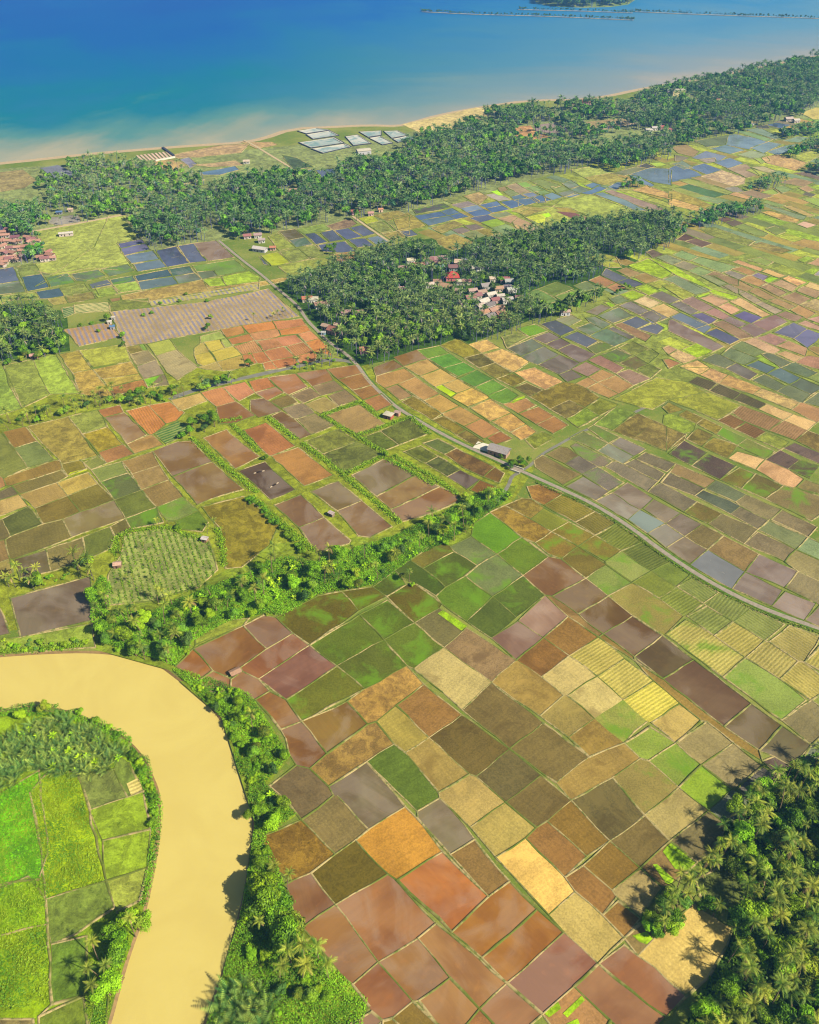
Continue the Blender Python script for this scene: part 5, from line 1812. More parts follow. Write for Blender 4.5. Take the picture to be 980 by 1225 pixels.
VIL = [  # tile px (470,190), width, depth, yaw, roof, wall, label, hip
    (118, 662, 8, 6, 10, 'eec', 'eee', 'cream white roofed house at the top left of the palm village'),
    (165, 692, 13, 7, 6, 'b76', 'caa', 'long rust roofed house below the cream white roofed house'),
    (60, 712, 8, 6, 10, 'b89', 'ccc', 'faded pink roofed house left of the long rust roofed house'),
    (235, 662, 9, 8, 12, '845', 'bab', 'dark maroon roofed house at the top of the palm village'),
    (270, 655, 8, 8, 12, 'a78', 'bab', 'mauve roofed house between two maroon roofs'),
    (318, 650, 10, 8, 12, 'a89', 'caa', 'big mauve roofed house at the top of the palm village'),
    (300, 680, 9, 6, 12, '956', '6bc', 'maroon roofed house with turquoise front'),
    (430, 675, 8, 9, -8, 'ecb', 'edc', 'cream roofed house with a high gable in the palm village'),
    (392, 708, 9, 8, 5, '745', '9aa', 'dark purple roofed house above the bright red roof'),
    (540, 710, 10, 7, 14, 'fff', 'eee', 'bright white roofed house alone in the village palms'),
    (468, 660, 7, 6, 5, '89b', 'aab', 'bluish roofed house at the back of the palm village'),
    (386, 768, 13, 11, 4, 'c33', 'd88', 'large house with bright red hipped roof in the palm village'),
    (345, 832, 13, 9, -25, 'c97', 'dba', 'tan orange roofed house in front of the bright red roof'),
    (610, 828, 11, 8, 18, '99a', 'bbb', 'grey roofed house in the middle of the palm village'),
    (655, 782, 8, 6, 10, 'edc', 'ddc', 'cream roofed house behind the grey roofed house'),
    (728, 788, 9, 8, 5, '945', 'aab', 'maroon roofed house on the eastern side of the village'),
    (757, 800, 8, 7, 5, 'bcd', '69b', 'pale blue roofed house on the eastern side of the village'),
    (745, 835, 7, 5, 5, '668', 'aab', 'slate roofed house below the pale blue roofed house'),
    (772, 852, 9, 6, 20, 'cdd', 'ddd', 'white grey roofed house at the end of the eastern lane'),
    (505, 905, 9, 7, 18, 'a66', 'ccb', 'red brown roofed house in the lower row of the village, uppermost'),
    (545, 892, 9, 7, 18, '956', 'ccb', 'wine red roofed house beside the upper end of the lower row'),
    (590, 930, 10, 7, 40, 'eee', 'ddd', 'white roofed house with dark gable in the lower row'),
    (630, 955, 10, 7, 40, '667', 'eee', 'dark slate roofed white house in the lower row'),
    (570, 960, 8, 6, 40, 'dcc', 'ccc', 'pale pink grey roofed house left of the dark slate roof'),
    (655, 985, 10, 7, 40, 'b87', 'caa', 'rust brown roofed house near the end of the lower row'),
    (690, 975, 9, 7, 30, 'c97', 'dba', 'tan roofed house at the end of the lower row'),
    (700, 1010, 9, 7, 30, 'a65', 'c98', 'dark rust roofed house below the tan roofed house'),
    (735, 1020, 7, 6, 20, 'd96', 'eca', 'orange roofed cottage at the lower corner of the village'),
    (635, 1025, 9, 6, 40, '778', 'eee', 'slate roofed white house at the lower edge of the village'),
    (745, 920, 10, 7, 15, 'ccd', 'eee', 'pale grey roofed house near the village pond field'),
    (700, 895, 7, 5, 15, 'ddd', 'ccc', 'small white roofed house left of the pale grey roofed house'),
    (460, 945, 8, 6, 20, 'b9a', 'ccc', 'lilac roofed house in the palms left of the lower row'),
    (520, 860, 8, 6, 15, 'caa', 'ccc', 'dusty pink roofed house above the lower row of the village'),
    (580, 870, 8, 6, 20, 'b98', 'dcc', 'clay roofed house between the grey roof and the lower row'),
    (640, 885, 9, 6, 25, 'eee', 'ddd', 'white roofed house under palms above the dark slate roof'),
    (665, 920, 8, 6, 25, '945', 'caa', 'maroon roofed house right of the white roofed house under palms'),
    (690, 845, 8, 6, 10, 'c97', 'dcb', 'tan roofed house left of the slate roof on the eastern lane'),
    (480, 800, 8, 6, 5, 'b77', 'ccb', 'rosy roofed house right of the bright red roof'),
    (440, 800, 8, 6, 5, 'ddc', 'ccc', 'off white roofed house close beside the bright red roof'),
    (290, 800, 8, 6, 5, 'a76', 'ccb', 'brown roofed house left of the bright red roof'),
    (240, 820, 8, 6, 10, 'edd', 'ddd', 'whitish roofed house deep in the palms left of the tan orange roof'),
    (420, 860, 8, 6, -15, 'a88', 'ccb', 'mauve brown roofed house right of the tan orange roof'),
    (600, 1000, 8, 6, 35, 'c86', 'dcb', 'terracotta roofed house near the lower edge of the village'),
    (820, 905, 7, 5, 10, '856', 'aab', 'small maroon roofed house near the eastern palms'),
]
for (X, Y, w, d, yaw, rf, wl, lb) in VIL:
    house(470 + X / 5.444, 190 + Y / 5.444, w, d, 3.2, yaw, rf, wl, lb, hip='hipped' in lb, rise=4.2 if 'hipped' in lb else None)

# crowded village at the left edge
LV = [(20, 205), (55, 190), (35, 225), (10, 262), (50, 262), (100, 238), (92, 268), (120, 262), (15, 295), (62, 308), (110, 305), (75, 338), (15, 330), (132, 352), (112, 380), (160, 300),
      (180, 238), (205, 250), (188, 268), (212, 290), (150, 325), (240, 285), (40, 372), (10, 378), (32, 398), (62, 378), (8, 415), (262, 368), (312, 335), (292, 376), (342, 372), (325, 352), (235, 262), (40, 340), (85, 365)]
RC = [('c87', 'rust pink'), ('b76', 'faded rust'), ('a67', 'dull maroon'), ('d98', 'salmon'), ('c98', 'pale terracotta'), ('956', 'dark maroon'), ('dbb', 'whitish pink')]
for i, (X, Y) in enumerate(LV):
    rc, rn = RC[(i * 5 + i // 4) % 7]
    if (X, Y) == (100, 238): rc, rn = '735', 'deep purple'
    if (X, Y) == (312, 335): rc, rn = 'b66', 'brick red'
    near = {(100, 238): 'on the largest house of', (312, 335): 'at the outer corner of'}.get((X, Y), 'in')
    house(X / 5.444, 240 + Y / 5.444, 8 + (i % 3) * 1.5, 6 + (i % 2) * 1.5, 3.0, [12, -20, 10, 65, 15][i % 5], rc, ['dcb', 'edd', 'cbb', 'cba'][i % 4],
          f'{rn} roofed house {near} the crowded village on the left', 'houses crowded in the village at the left edge')

# coast
house(811, 109.5, 20, 11, 9, 5, 'ddc', 'eda', 'pale three storey hotel block above the beach trees', hip=True, rise=0.5, name='hotel', cat='hotel')
house(803.5, 110.5, 18, 10, 6, 5, '779', 'aab', 'grey blue roofed hotel wing left of the pale hotel block', name='hotel', cat='hotel')
house(826, 121.5, 9, 8, 4, 10, 'd65', 'ebb', 'red roofed house below the hotel')
house(857.5, 121, 9, 8, 4, 10, 'e75', 'ebb', 'orange roofed house among the coast trees right of the hotel')
house(893, 129, 16, 9, 4, 10, 'c89', 'caa', 'long dusty pink roofed house among the coast trees')
house(906, 134, 7, 7, 4, 10, 'eee', 'eee', 'white house right of the long dusty pink roof')
house(900, 147, 8, 6, 3.4, 10, 'ec6', 'eee', 'yellow and white house where the trees meet the flooded fields')
house(894.5, 147.5, 8, 6, 3.4, 10, '667', '889', 'dark roofed house beside the yellow and white house')
house(943.5, 142.5, 12, 8, 3.4, 10, 'dcc', 'cbb', 'whitish roofed house at the far field edge beside a big tree')
house(952.5, 144.5, 9, 7, 3.4, 10, 'eee', 'dcc', 'white roofed house just right of the whitish roofed house')
house(776, 156, 10, 6, 3.4, 10, 'eee', 'ddd', 'white roofed house at the end of the sandy lane')
house(783, 153.5, 9, 6, 3.4, 10, 'dde', 'ddd', 'pale grey roofed house behind the white house at the sandy lane')
house(794, 152.5, 12, 7, 3.4, 10, 'b45', 'c99', 'crimson roofed house right of the sandy lane')
house(800, 155.5, 8, 6, 3.4, 10, 'c56', 'c99', 'small crimson roofed house at the right end of its row')
house(684.5, 122.5, 14, 8, 3.6, 0, 'a44', 'b99', 'dark red roofed beach house left of two', name='beach_house', cat='beach house')
house(702, 122.5, 13, 8, 3.6, 0, 'd55', 'dbb', 'bright red roofed beach house right of two', name='beach_house', cat='beach house')
house(435, 180.5, 17, 11, 4.5, 18, 'eed', 'ccd', 'big cream roofed shrimp farm hall beside the ponds', rise=1.2, name='farm_hall', cat='farm hall')
house(390, 217, 9, 5, 3, 20, 'edd', 'ddd', 'whitish roofed house at the bend of the coastal lane')
house(350, 228.5, 12, 7, 3, 12, 'c98', 'caa', 'tan roofed house at the foot of the coastal lane')
house(295, 193.5, 8, 6, 3, 5, 'edc', 'ddd', 'cream roofed house under a round tree on the coastal meadow')
house(288.5, 227, 8, 6, 3, 12, 'c99', 'caa', 'pink roofed cottage hidden in the coast wood', name='cottage', cat='cottage')
house(352, 231.5, 7, 5, 3, 12, 'd76', 'caa', 'small red roofed cottage deep in the coast wood', name='cottage', cat='cottage')

# shrimp ponds: water between concrete dykes
SHR = [(85, 95, 210, 75, 300, 88, 140, 112), (140, 118, 300, 92, 360, 122, 185, 148), (90, 170, 330, 135, 395, 172, 170, 205), (175, 212, 400, 178, 440, 195, 250, 240),
       (395, 130, 480, 118, 570, 175, 450, 190), (485, 100, 635, 92, 635, 122, 545, 135), (550, 140, 625, 128, 710, 172, 640, 185), (645, 95, 740, 92, 810, 122, 700, 142), (705, 148, 805, 126, 870, 140, 740, 168)]
def pond_water():
    t = NT('pond_water'); p = t.pos(); n = t.noise(p, 0.06, 4, 0.6, 1.0); r = t.n('ObjectInfo').outputs['Random']
    c = t.mix(t.ss(n, 0.42, 0.6), rgb(150, 178, 176), rgb(222, 222, 214)); c = t.mix(t.ss(r, 0.3, 0.7), c, t.mix(0.5, c, rgb(120, 160, 160)))
    t.bsdf(c, 0.3, 0.4); return t.m
M_POND = pond_water()
M_DYKE = plain('dyke_concrete', rgb(210, 205, 200), 0.9, 0.2, 0.12)
M_DYKED = plain('dyke_lining', rgb(58, 62, 84), 0.8, 0.3, 0.2)
WET = ['milky white', 'grey green', 'chalky white', 'pale grey', 'smooth celadon', 'blue green', 'greyish white', 'pale turquoise', 'dull turquoise']
for i, q in enumerate(SHR):
    G = gp([(340 + q[j] / 5.444, 140 + q[j + 1] / 5.444) for j in (0, 2, 4, 6)]); c = G.mean(0); G = G - c
    e = link(bpy.data.objects.new('shrimp_pond', None)); e.location = (*c, 0.0)
    props(e, f'{WET[i]} shrimp pond with dark dykes near the beach', 'pond', 'shrimp ponds by the beach')
    pymesh('pond_water', [(x * .98, y * .98, 0.5) for x, y in G], [(0, 1, 2, 3)] if np.cross(G[1] - G[0], G[2] - G[0]) > 0 else [(3, 2, 1, 0)], M_POND, e)
    for nm, k0, k1, z, m in (('dyke_wall', 1.0, 0.93, 1.0, M_DYKED), ('dyke_rim', 0.928, 0.87, 1.05, M_DYKE)):
        V = []; F = []
        for x, y in G: V += [(x * k0, y * k0, -0.1), (x * k0, y * k0, z), (x * k1, y * k1, z), (x * k1, y * k1, 0.2)]
        for j in range(4):
            a, b = j * 4, ((j + 1) % 4) * 4
            for s in range(3): F.append((a + s, b + s, b + s + 1, a + s + 1))
        pymesh(nm, V, F, m, e)
# drying beds on the shore
for (X0, Y0, X1, Y1, n) in ((10, 88, 250, 105, 9), ):
    for k in range(9):
        u = 160 + (15 + k * 24) / 5.444; G = gp([(u, 170 + (90 - k * 3.2) / 5.444), (u + 2.4, 170 + (88 - k * 3.2) / 5.444), (u + 9.5, 170 + (122 - k * 2.6) / 5.444), (u + 7.0, 170 + (124 - k * 2.6) / 5.444)])
        c = G.mean(0); G = G - c
        V = [(x, y, -0.1) for x, y in G] + [(x, y, 0.6) for x, y in G]
        o = pymesh('drying_bed', V, [(3, 2, 1, 0), (4, 5, 6, 7), (0, 1, 5, 4), (1, 2, 6, 5), (2, 3, 7, 6), (3, 0, 4, 7)], plain('bed_sand', rgb(222, 190, 176), 0.9, 0.1) if k == 0 else M_BED)
        M_BED = o.data.materials[0]; o.location = (*c, 0.0)
        props(o, 'pale pink raised bed in the striped row on the shore', 'raised bed', 'raised beds in the striped row on the shore')
G = gp([(186, 193), (209.5, 188.5)]); L = np.linalg.norm(G[1] - G[0]); a = math.atan2(*(G[1] - G[0])[::-1])
o = pymesh('breakwater_wall', *box(0, -1.2, -0.2, L, 1.2, 1.6), M_WHITE); o.location = (*G[0], 0.0); o.rotation_euler = (0, 0, a); props(o, 'low white wall closing the striped beds on the shore', 'wall')
G = gp([(195, 177.5), (208, 187)]); L = np.linalg.norm(G[1] - G[0]); a = math.atan2(*(G[1] - G[0])[::-1])
o = pymesh('sea_wall', *box(0, -1.5, -1.0, L, 1.5, 1.8), M_DYKED); o.location = (*G[0], 0.0); o.rotation_euler = (0, 0, a); props(o, 'dark sea wall jutting past the striped beds', 'sea wall')

# small bridge where the stream passes below the road
x, y, _ = at(618, 562.5)
e = link(bpy.data.objects.new('bridge', None)); e.location = (x, y, 0); e.rotation_euler = (0, 0, math.radians(-33)); props(e, 'small bridge with white parapets where the stream meets the road', 'bridge')
pymesh('deck', *box(-3.2, -2.2, 0.05, 3.2, 2.2, 0.42), M_ASPHALT, e)
for s in (-1, 1): pymesh('parapet', *box(-3.4, s * 2.35 - 0.2, 0.0, 3.4, s * 2.35 + 0.2, 1.25), M_WHITE, e)

# aerators floating on the purple fish pond
def aerator(u1, v1, u2, v2, label):
    a, b = np.array(at(u1, v1)), np.array(at(u2, v2)); c = (a + b) / 2; d = b - a; L = np.linalg.norm(d)
    e = link(bpy.data.objects.new('aerator', None)); e.location = (*c[:2], 0.2); e.rotation_euler = (0, 0, math.atan2(d[1], d[0])); props(e, label, 'aerator', 'aerators floating on the purple fish pond')
    for s in (-1, 1):
        V, F = [], []
        for i in range(6):
            for j in range(8):
                r = [0.0, 0.3, 0.4, 0.4, 0.3, 0.0][i]; V.append((s * L / 2 + [-1, -.9, -.5, .5, .9, 1][i] * 0.9, r * math.cos(j * .785), r * math.sin(j * .785) + 0.15))
        for i in range(5):
            for j in range(8): F.append((i * 8 + j, i * 8 + (j + 1) % 8, i * 8 + 8 + (j + 1) % 8, i * 8 + 8 + j))
        pymesh('float', V, F, wall_mat('ba9'), e, True)
    pymesh('shaft', *box(-L / 2, -0.07, 0.25, L / 2, 0.07, 0.4), M_DARK, e)
    pymesh('paddle', *join([box(k * 0.8 - 0.1, -0.5, 0.0, k * 0.8 + 0.1, 0.5, 0.65) for k in (-1, 0, 1)]), M_DARK, e)
aerator(305, 566.5, 315, 564, 'aerator with two white floats in the upper half of the purple pond')
aerator(324.5, 583, 332, 578.5, 'aerator with two white floats beside green weed in the purple pond')

# ------------------------------------------------------------------ planting
SPARE = []
HP = np.array([(h[0], h[1]) for h in HOUSES]); HR = np.array([h[2] for h in HOUSES])
FIELD_POLYS = [gp(P) for c, f, P, Q in FLD]
FB = [(g.min(0), g.max(0)) for g in FIELD_POLYS]
def clear(P, fields=True, roads=True):
    """drop points on houses (and just in front of them), on roads and on worked fields"""
    P = np.asarray(P); k = np.ones(len(P), bool)
    for (hx, hy), r in zip(HP, HR):
        dx, dy = P[:, 0] - hx, P[:, 1] - hy
        k &= ~((np.abs(dx) < r * 0.5 + 1.3) & (dy > -r * 0.5 - 7) & (dy < r * 0.5 + 2))
    if fields:
        for g, (lo, hi) in zip(FIELD_POLYS, FB):
            m = (P[:, 0] > lo[0]) & (P[:, 0] < hi[0]) & (P[:, 1] > lo[1]) & (P[:, 1] < hi[1])
            if m.any():
                ii = np.where(m)[0]; k[ii[inside(P[ii], g)]] = False
    if roads: k &= dist_line(P, ROAD1[::2]) > 4.5
    k &= ~inside(P, RIVER)
    return P[k]

def mixed(poly, spacing, seed, kinds, lift, labels, group, fields=True, smin=0.85, smax=1.2, cap=None):
    P = clear(scatter(poly, spacing, seed, lift), fields); r = random.Random(seed)
    P = P[np.argsort(P[:, 1])]
    if cap: P = P[:cap]
    for x, y in P:
        q = r.random(); acc = 0
        for kd, f in kinds:
            acc += f
            if q <= acc: break
        if COUNT.get(kd, 0) >= 300:
            SPARE.append((x, y)); continue
        plant(kd, x, y, labels[kd], group + ' - ' + {'coconut_palm': 'palms', 'nipa_palm': 'palms'}.get(kd, kd.replace('_', ' ') + 's'), s=smin + (smax - smin) * r.random())
    return P

# one-off plants first
def one(kind, u, v, label, group=None, var=None, s=1.0, lift=0.0):
    x, y, _ = at(u, v, lift); plant(kind, x, y, label, group, var, s)
one('coconut_palm', 490, 696, 'lone slim palm on the grassy islet in the green paddies', None, 1, 0.62)
one('broadleaf_tree', 482, 694, 'round dark tree beside the lone palm in the green paddies', None, 3, 0.62)
one('shrub', 493, 701, 'low bright bush at the foot of the lone palm in the paddies', None, 4, 0.8)
one('coconut_palm', 360, 1160, 'palm with bright yellow fronds in the middle of the riverside cluster', None, 7, 1.05, 9)
for u, v, s in ((346, 1140, .95), (364, 1139, 1.05), (379, 1133, .95), (391, 1157, 1.0), (332, 1158, 1.0)):
    one('coconut_palm', u, v, 'yellowish green palm round the bright yellow palm above the river', 'yellowish palms of the riverside cluster', [4, 3, 6][int(u) % 3], s, 9)
for u, v, k in ((320, 1062, 1), (310, 1053, 7), (327, 1082, 5), (339, 1096, 4), (346, 1116, 1), (315, 1079, 0), (333, 1066, 5), (350, 1104, 3)):
    one('broadleaf_tree', u, v, 'leafy tree in the riverside clump that shades the water', 'leafy trees shading the river', k, 1.45, 10)
one('coconut_palm', 307, 1101, 'pale palm at the water edge below the leafy river clump', None, 4, 0.8, 8)
one('coconut_palm', 322, 1032, 'dry looking palm at the top of the leafy river clump', None, 6, 0.85, 8)
one('coconut_palm', 342, 1051, 'spreading palm leaning to the brown paddy from the river clump', None, 4, 0.85, 8)
one('coconut_palm', 300, 860, 'star shaped palm in the green bank beside the river bend', None, 3, 0.9, 8)
one('broadleaf_tree', 327, 917, 'dark round tree at the paddy corner on the river bank', None, 8, 0.75, 5)
one('broadleaf_tree', 283, 838, 'leafy tree at the upper end of the river bank strip', None, 1, 0.7, 5)
one('broadleaf_tree', 281, 853, 'second leafy tree from the upper end of the river bank strip', None, 5, 0.7, 5)
one('broadleaf_tree', 297, 972, 'small dark tree overhanging the water at the narrow bank', None, 0, 0.6, 4)
one('broadleaf_tree', 371, 1188, 'grey green bushy tree below the yellow palms', None, 6, 0.8, 4)
one('broadleaf_tree', 335, 1182, 'smaller grey green tree left of the bushy one below the yellow palms', None, 8, 0.7, 4)
for i, (u, v) in enumerate(((272, 1185), (290, 1178), (308, 1186), (262, 1205), (281, 1203), (300, 1205), (318, 1205), (270, 1224), (292, 1224), (312, 1224), (268, 1242), (292, 1244))):
    one('nipa_palm', u, v, 'dark upright nipa palm in the big clump at the lower river bank', 'nipa palms in the big riverside clump', i % 4, 1.15, 3)
one('broadleaf_tree', 23, 851, 'pale round tree at the tip of the river bend, left one', None, 7, 0.72, 5)
one('broadleaf_tree', 51, 843, 'pale round tree at the tip of the river bend, right one', None, 4, 0.8, 5)
for u, v, k, lb in ((154, 1093, 7, 'bright green tree at the upper end of the inner bank row'), (167, 1096, 4, 'yellow green tree overhanging the water on the inner bank'), (129, 1112, 5, 'tall green tree casting the large shadow on the inner bank plots'),
                    (141, 1138, 1, 'broad tree in the middle of the inner bank row'), (125, 1178, 2, 'bright round tree low on the inner bank'), (140, 1120, 5, 'leafy tree between the tall and the broad tree')):
    one('broadleaf_tree', u, v, lb, None, k, 1.1, 8)
for u, v in ((157, 1108), (112, 1137), (114, 1160), (132, 1160), (106, 1180)):
    one('coconut_palm', u, v, 'pale feathery palm among the trees of the inner bank', 'pale palms of the inner bank', 4, 0.9, 8)
# garden palms
for u, v in ((136, 735), (151, 728), (163, 728), (125, 718), (119, 725), (170, 777), (202, 779), (195, 769), (210, 755), (187, 712), (195, 710)):
    one('coconut_palm', u, v, 'light green palm between the garden and the river bend', 'palms between the garden and the river bend', None, 0.85, 7)
for u, v in ((151, 659), (158, 693), (166, 684), (149, 691), (185, 691), (180, 676), (173, 652)):
    one('coconut_palm', u, v, 'small palm standing in the garden rows', 'small palms in the garden rows', 4, 0.5, 4)
one('coconut_palm', 189, 622, 'yellow crowned palm on the hedge above the garden', None, 6, 0.72, 6)
one('coconut_palm', 256, 624, 'greyish palm beside the white roofed hut', None, 2, 0.62, 6)
one('coconut_palm', 247, 630, 'second palm by the white roofed hut', None, 4, 0.55, 5)
one('shrub', 213, 631, 'dark rounded bush on the garden hedge', None, 2, 1.0, 1)
one('broadleaf_tree', 317, 544, 'spreading small tree at the corner of four fish ponds', None, 5, 0.6, 4)
one('broadleaf_tree', 462, 541, 'small spreading tree where the dykes cross', None, 1, 0.55, 3)
one('broadleaf_tree', 556, 591, 'pale leafy tree at the end of the long brown pond', None, 4, 0.65, 4)
one('broadleaf_tree', 600, 543, 'round green tree in front of the warehouse', None, 5, 0.55, 3)
for u, v in ((616, 553), (622, 549), (627, 554), (632, 550), (612, 556)):
    one('broadleaf_tree', u, v, 'dark bushy tree between the warehouse and the stream', 'dark trees between the warehouse and the stream', 0, 0.55, 3)
for i, (u, v) in enumerate(((229, 503), (238, 497), (247, 500), (252, 491), (256, 503), (244, 509), (226, 514), (217, 517), (254, 496))):
    one('broadleaf_tree', u, v, 'dark tree in the clump beside the small striped garden', 'dark trees beside the small striped garden', [0, 8, 0, 5][i % 4], 0.8, 5)
for u, v in ((325, 374), (331, 373), (337, 371), (342, 370), (348, 368), (303, 377)):
    one('coconut_palm', u, v, 'palm in the short row at the edge of the mulched beds', 'palms at the edge of the mulched beds', None, 0.6, 6)
one('broadleaf_tree', 252, 378, 'bright green tree among the mulched beds', None, 4, 0.6, 3)
one('broadleaf_tree', 248.5, 390, 'dark oval tree at the lower edge of the mulched beds', None, 0, 0.65, 4)
one('broadleaf_tree', 147, 401, 'round green tree by the strip below the blue roofed hut', None, 1, 0.6, 3)
one('broadleaf_tree', 147, 411, 'low dark tree on the corner below the mulched beds', None, 0, 0.5, 3)
one('broadleaf_tree', 127, 381, 'dark tree shading the huts of the mulched beds', None, 0, 0.75, 3)
for u, v in ((182, 374), (172, 377), (192, 363), (222, 352), (215, 360), (248, 360), (110, 387), (96, 389), (118, 396)):
    one('shrub', u, v, 'small dark bush dotting the dry vegetable beds', 'small bushes of the dry beds', 2, 0.9, 1)
one('broadleaf_tree', 298, 433, 'leafy tree on the canal bank beside the red plots', None, 0, 0.7, 4)
one('coconut_palm', 297, 425, 'yellowish palm on the canal bank beside the red plots', None, 4, 0.6, 6)
for u, v in ((351, 431), (369, 430), (381, 427), (376, 424)):
    one('coconut_palm', u, v, 'small palm beside the canal below the red plots', 'small palms beside the canal', 4, 0.55, 5)
for u, v in ((396, 297), (401, 295), (391, 298), (398, 301)):
    one('broadleaf_tree', u, v, 'dark tree in the clump on the blue flooded fields', 'dark trees on the blue flooded fields', 0, 0.7, 3)
for u, v in ((748, 340), (742, 347), (739, 349), (753, 343)):
    one('broadleaf_tree', u, v, 'dark bush tree beside the purple plots', 'dark bush trees beside the purple plots', 0, 0.5, 3)

GRV = 'dense grove at the lower right corner'
GROVE = [(905, 928), (888, 950), (868, 982), (866, 1010), (886, 1050), (892, 1085), (882, 1112), (873, 1150), (848, 1188), (822, 1224), (808, 1280), (1040, 1280), (1040, 890), (975, 900), (935, 915)]
mixed(GROVE, 4.9, 21, [('coconut_palm', 0.58), ('broadleaf_tree', 0.42)], 9.0, {'coconut_palm': 'coconut palm in the ' + GRV, 'broadleaf_tree': 'leafy tree between the palms of the ' + GRV}, GRV, False, 0.68, 1.2)
for u, v, kd, k in ((864, 1012, 'coconut_palm', 4), (862, 1022, 'coconut_palm', 6), (848, 1026, 'coconut_palm', 3), (836, 1042, 'coconut_palm', 4), (826, 1048, 'coconut_palm', 1), (815, 1050, 'coconut_palm', 3), (820, 1060, 'coconut_palm', 2), (832, 1068, 'coconut_palm', 4),
                    (806, 1062, 'broadleaf_tree', 4), (796, 1076, 'broadleaf_tree', 6), (782, 1092, 'broadleaf_tree', 1), (788, 1107, 'broadleaf_tree', 5), (806, 1104, 'broadleaf_tree', 7), (800, 1085, 'coconut_palm', 1), (813, 1078, 'coconut_palm', 2), (798, 1108, 'coconut_palm', 4),
                    (790, 1098, 'broadleaf_tree', 1), (778, 1100, 'broadleaf_tree', 7), (794, 1088, 'coconut_palm', 2), (802, 1094, 'broadleaf_tree', 5), (810, 1090, 'broadleaf_tree', 0), (816, 1068, 'coconut_palm', 9), (826, 1058, 'coconut_palm', 3), (824, 1074, 'broadleaf_tree', 6), (842, 1034, 'coconut_palm', 9), (855, 1030, 'coconut_palm', 2), (800, 1070, 'coconut_palm', 4), (810, 1100, 'broadleaf_tree', 4),
                    (858, 1085, 'coconut_palm', 1), (852, 1076, 'broadleaf_tree', 0), (843, 1076, 'shrub', 2), (866, 1005, 'broadleaf_tree', 4)):
    one(kd, u, v, {'coconut_palm': 'palm in the narrow belt between the sandy plot and the shaded paddies', 'broadleaf_tree': 'tree in the narrow belt between the sandy plot and the shaded paddies', 'shrub': 'low bush on the bank of the dark pond'}[kd],
        {'coconut_palm': 'palms of the narrow belt by the sandy plot', 'broadleaf_tree': 'trees of the narrow belt by the sandy plot', 'shrub': None}[kd], k, 0.8, 7)

mixed([(0, 880), (20, 868), (54, 855), (90, 860), (118, 873), (143, 888), (150, 900), (136, 915), (107, 922), (72, 922), (40, 920), (0, 942), (-40, 960), (-60, 900)], 3.5, 5, [('nipa_palm', 0.86), ('banana_plant', 0.14)], 3.0,
      {'nipa_palm': 'nipa palm in the thicket inside the river bend', 'banana_plant': 'banana plant in the thicket inside the river bend'}, 'thicket inside the river bend', False, 0.75, 1.05)
for i, (u, v) in enumerate(((140, 880), (148, 890), (160, 905), (168, 912), (170, 922), (180, 940), (184, 955), (186, 972), (183, 985), (130, 870), (115, 862), (95, 852))):
    one('shrub', u, v, 'rounded green bush along the inner water edge of the river bend', 'bushes along the inner water edge', [2, 1, 2, 4][i % 4], 1.0, 1)

BANK = [(112, 700), (122, 688), (133, 700), (132, 728), (178, 735), (235, 708), (290, 690), (320, 672), (345, 668), (378, 672), (440, 652), (470, 642), (520, 622), (556, 600), (600, 585), (612, 590), (600, 604), (560, 632), (536, 650), (500, 664), (480, 680),
        (450, 700), (420, 705), (380, 712), (340, 738), (318, 735), (270, 745), (232, 768), (210, 798), (190, 790), (150, 780), (120, 768), (108, 740)]
mixed(BANK, 5.6, 8, [('broadleaf_tree', 0.30), ('coconut_palm', 0.15), ('shrub', 0.40), ('banana_plant', 0.15)], 2.0,
      {'broadleaf_tree': 'leafy tree in the green belt above the river bend', 'coconut_palm': 'palm rising from the green belt above the river bend', 'shrub': 'bright bush in the green belt above the river bend', 'banana_plant': 'banana plant in the green belt above the river bend'},
      'green belt above the river bend', True, 0.65, 1.1)
mixed([(215, 812), (255, 815), (300, 836), (345, 905), (318, 935), (352, 975), (318, 1000), (330, 1040), (350, 1100), (345, 1130), (400, 1190), (330, 1225), (300, 1170), (285, 1120), (295, 1060), (305, 985), (262, 862)], 4.6, 9,
      [('shrub', 0.78), ('broadleaf_tree', 0.12), ('banana_plant', 0.10)], 1.0, {'shrub': 'bright bush on the outer bank of the river bend', 'broadleaf_tree': 'small tree on the outer bank of the river bend', 'banana_plant': 'banana plant on the outer bank of the river bend'},
      'outer bank of the river bend', True, 0.6, 1.05)
ROWL = [(-20, 506), (30, 492), (80, 480), (130, 470), (180, 466), (225, 462), (260, 452), (290, 446), (286, 456), (240, 468), (200, 480), (150, 487), (100, 496), (40, 510), (-20, 522)]
mixed(ROWL, 5.6, 12, [('coconut_palm', 0.45), ('broadleaf_tree', 0.40), ('shrub', 0.15)], 4.0, {'coconut_palm': 'palm in the long tree row beside the canal', 'broadleaf_tree': 'leafy tree in the long tree row beside the canal', 'shrub': 'bush in the long tree row beside the canal'},
      'long tree row beside the canal', True, 0.6, 0.9)
mixed([(-30, 366), (10, 362), (42, 360), (68, 374), (80, 398), (74, 416), (40, 424), (0, 430), (-30, 436)], 6.0, 14, [('coconut_palm', 0.55), ('broadleaf_tree', 0.45)], 6.0,
      {'coconut_palm': 'palm in the dark grove at the left edge', 'broadleaf_tree': 'leafy tree in the dark grove at the left edge'}, 'dark grove at the left edge', False, 0.7, 1.0)
mixed([(340, 430), (400, 424), (425, 420), (395, 438), (345, 445)], 5.5, 15, [('shrub', 0.7), ('broadleaf_tree', 0.3)], 1.0, {'shrub': 'bright bush on the canal bank west of the road', 'broadleaf_tree': 'tree on the canal bank west of the road'}, 'canal bank west of the road', True, 0.6, 0.9)
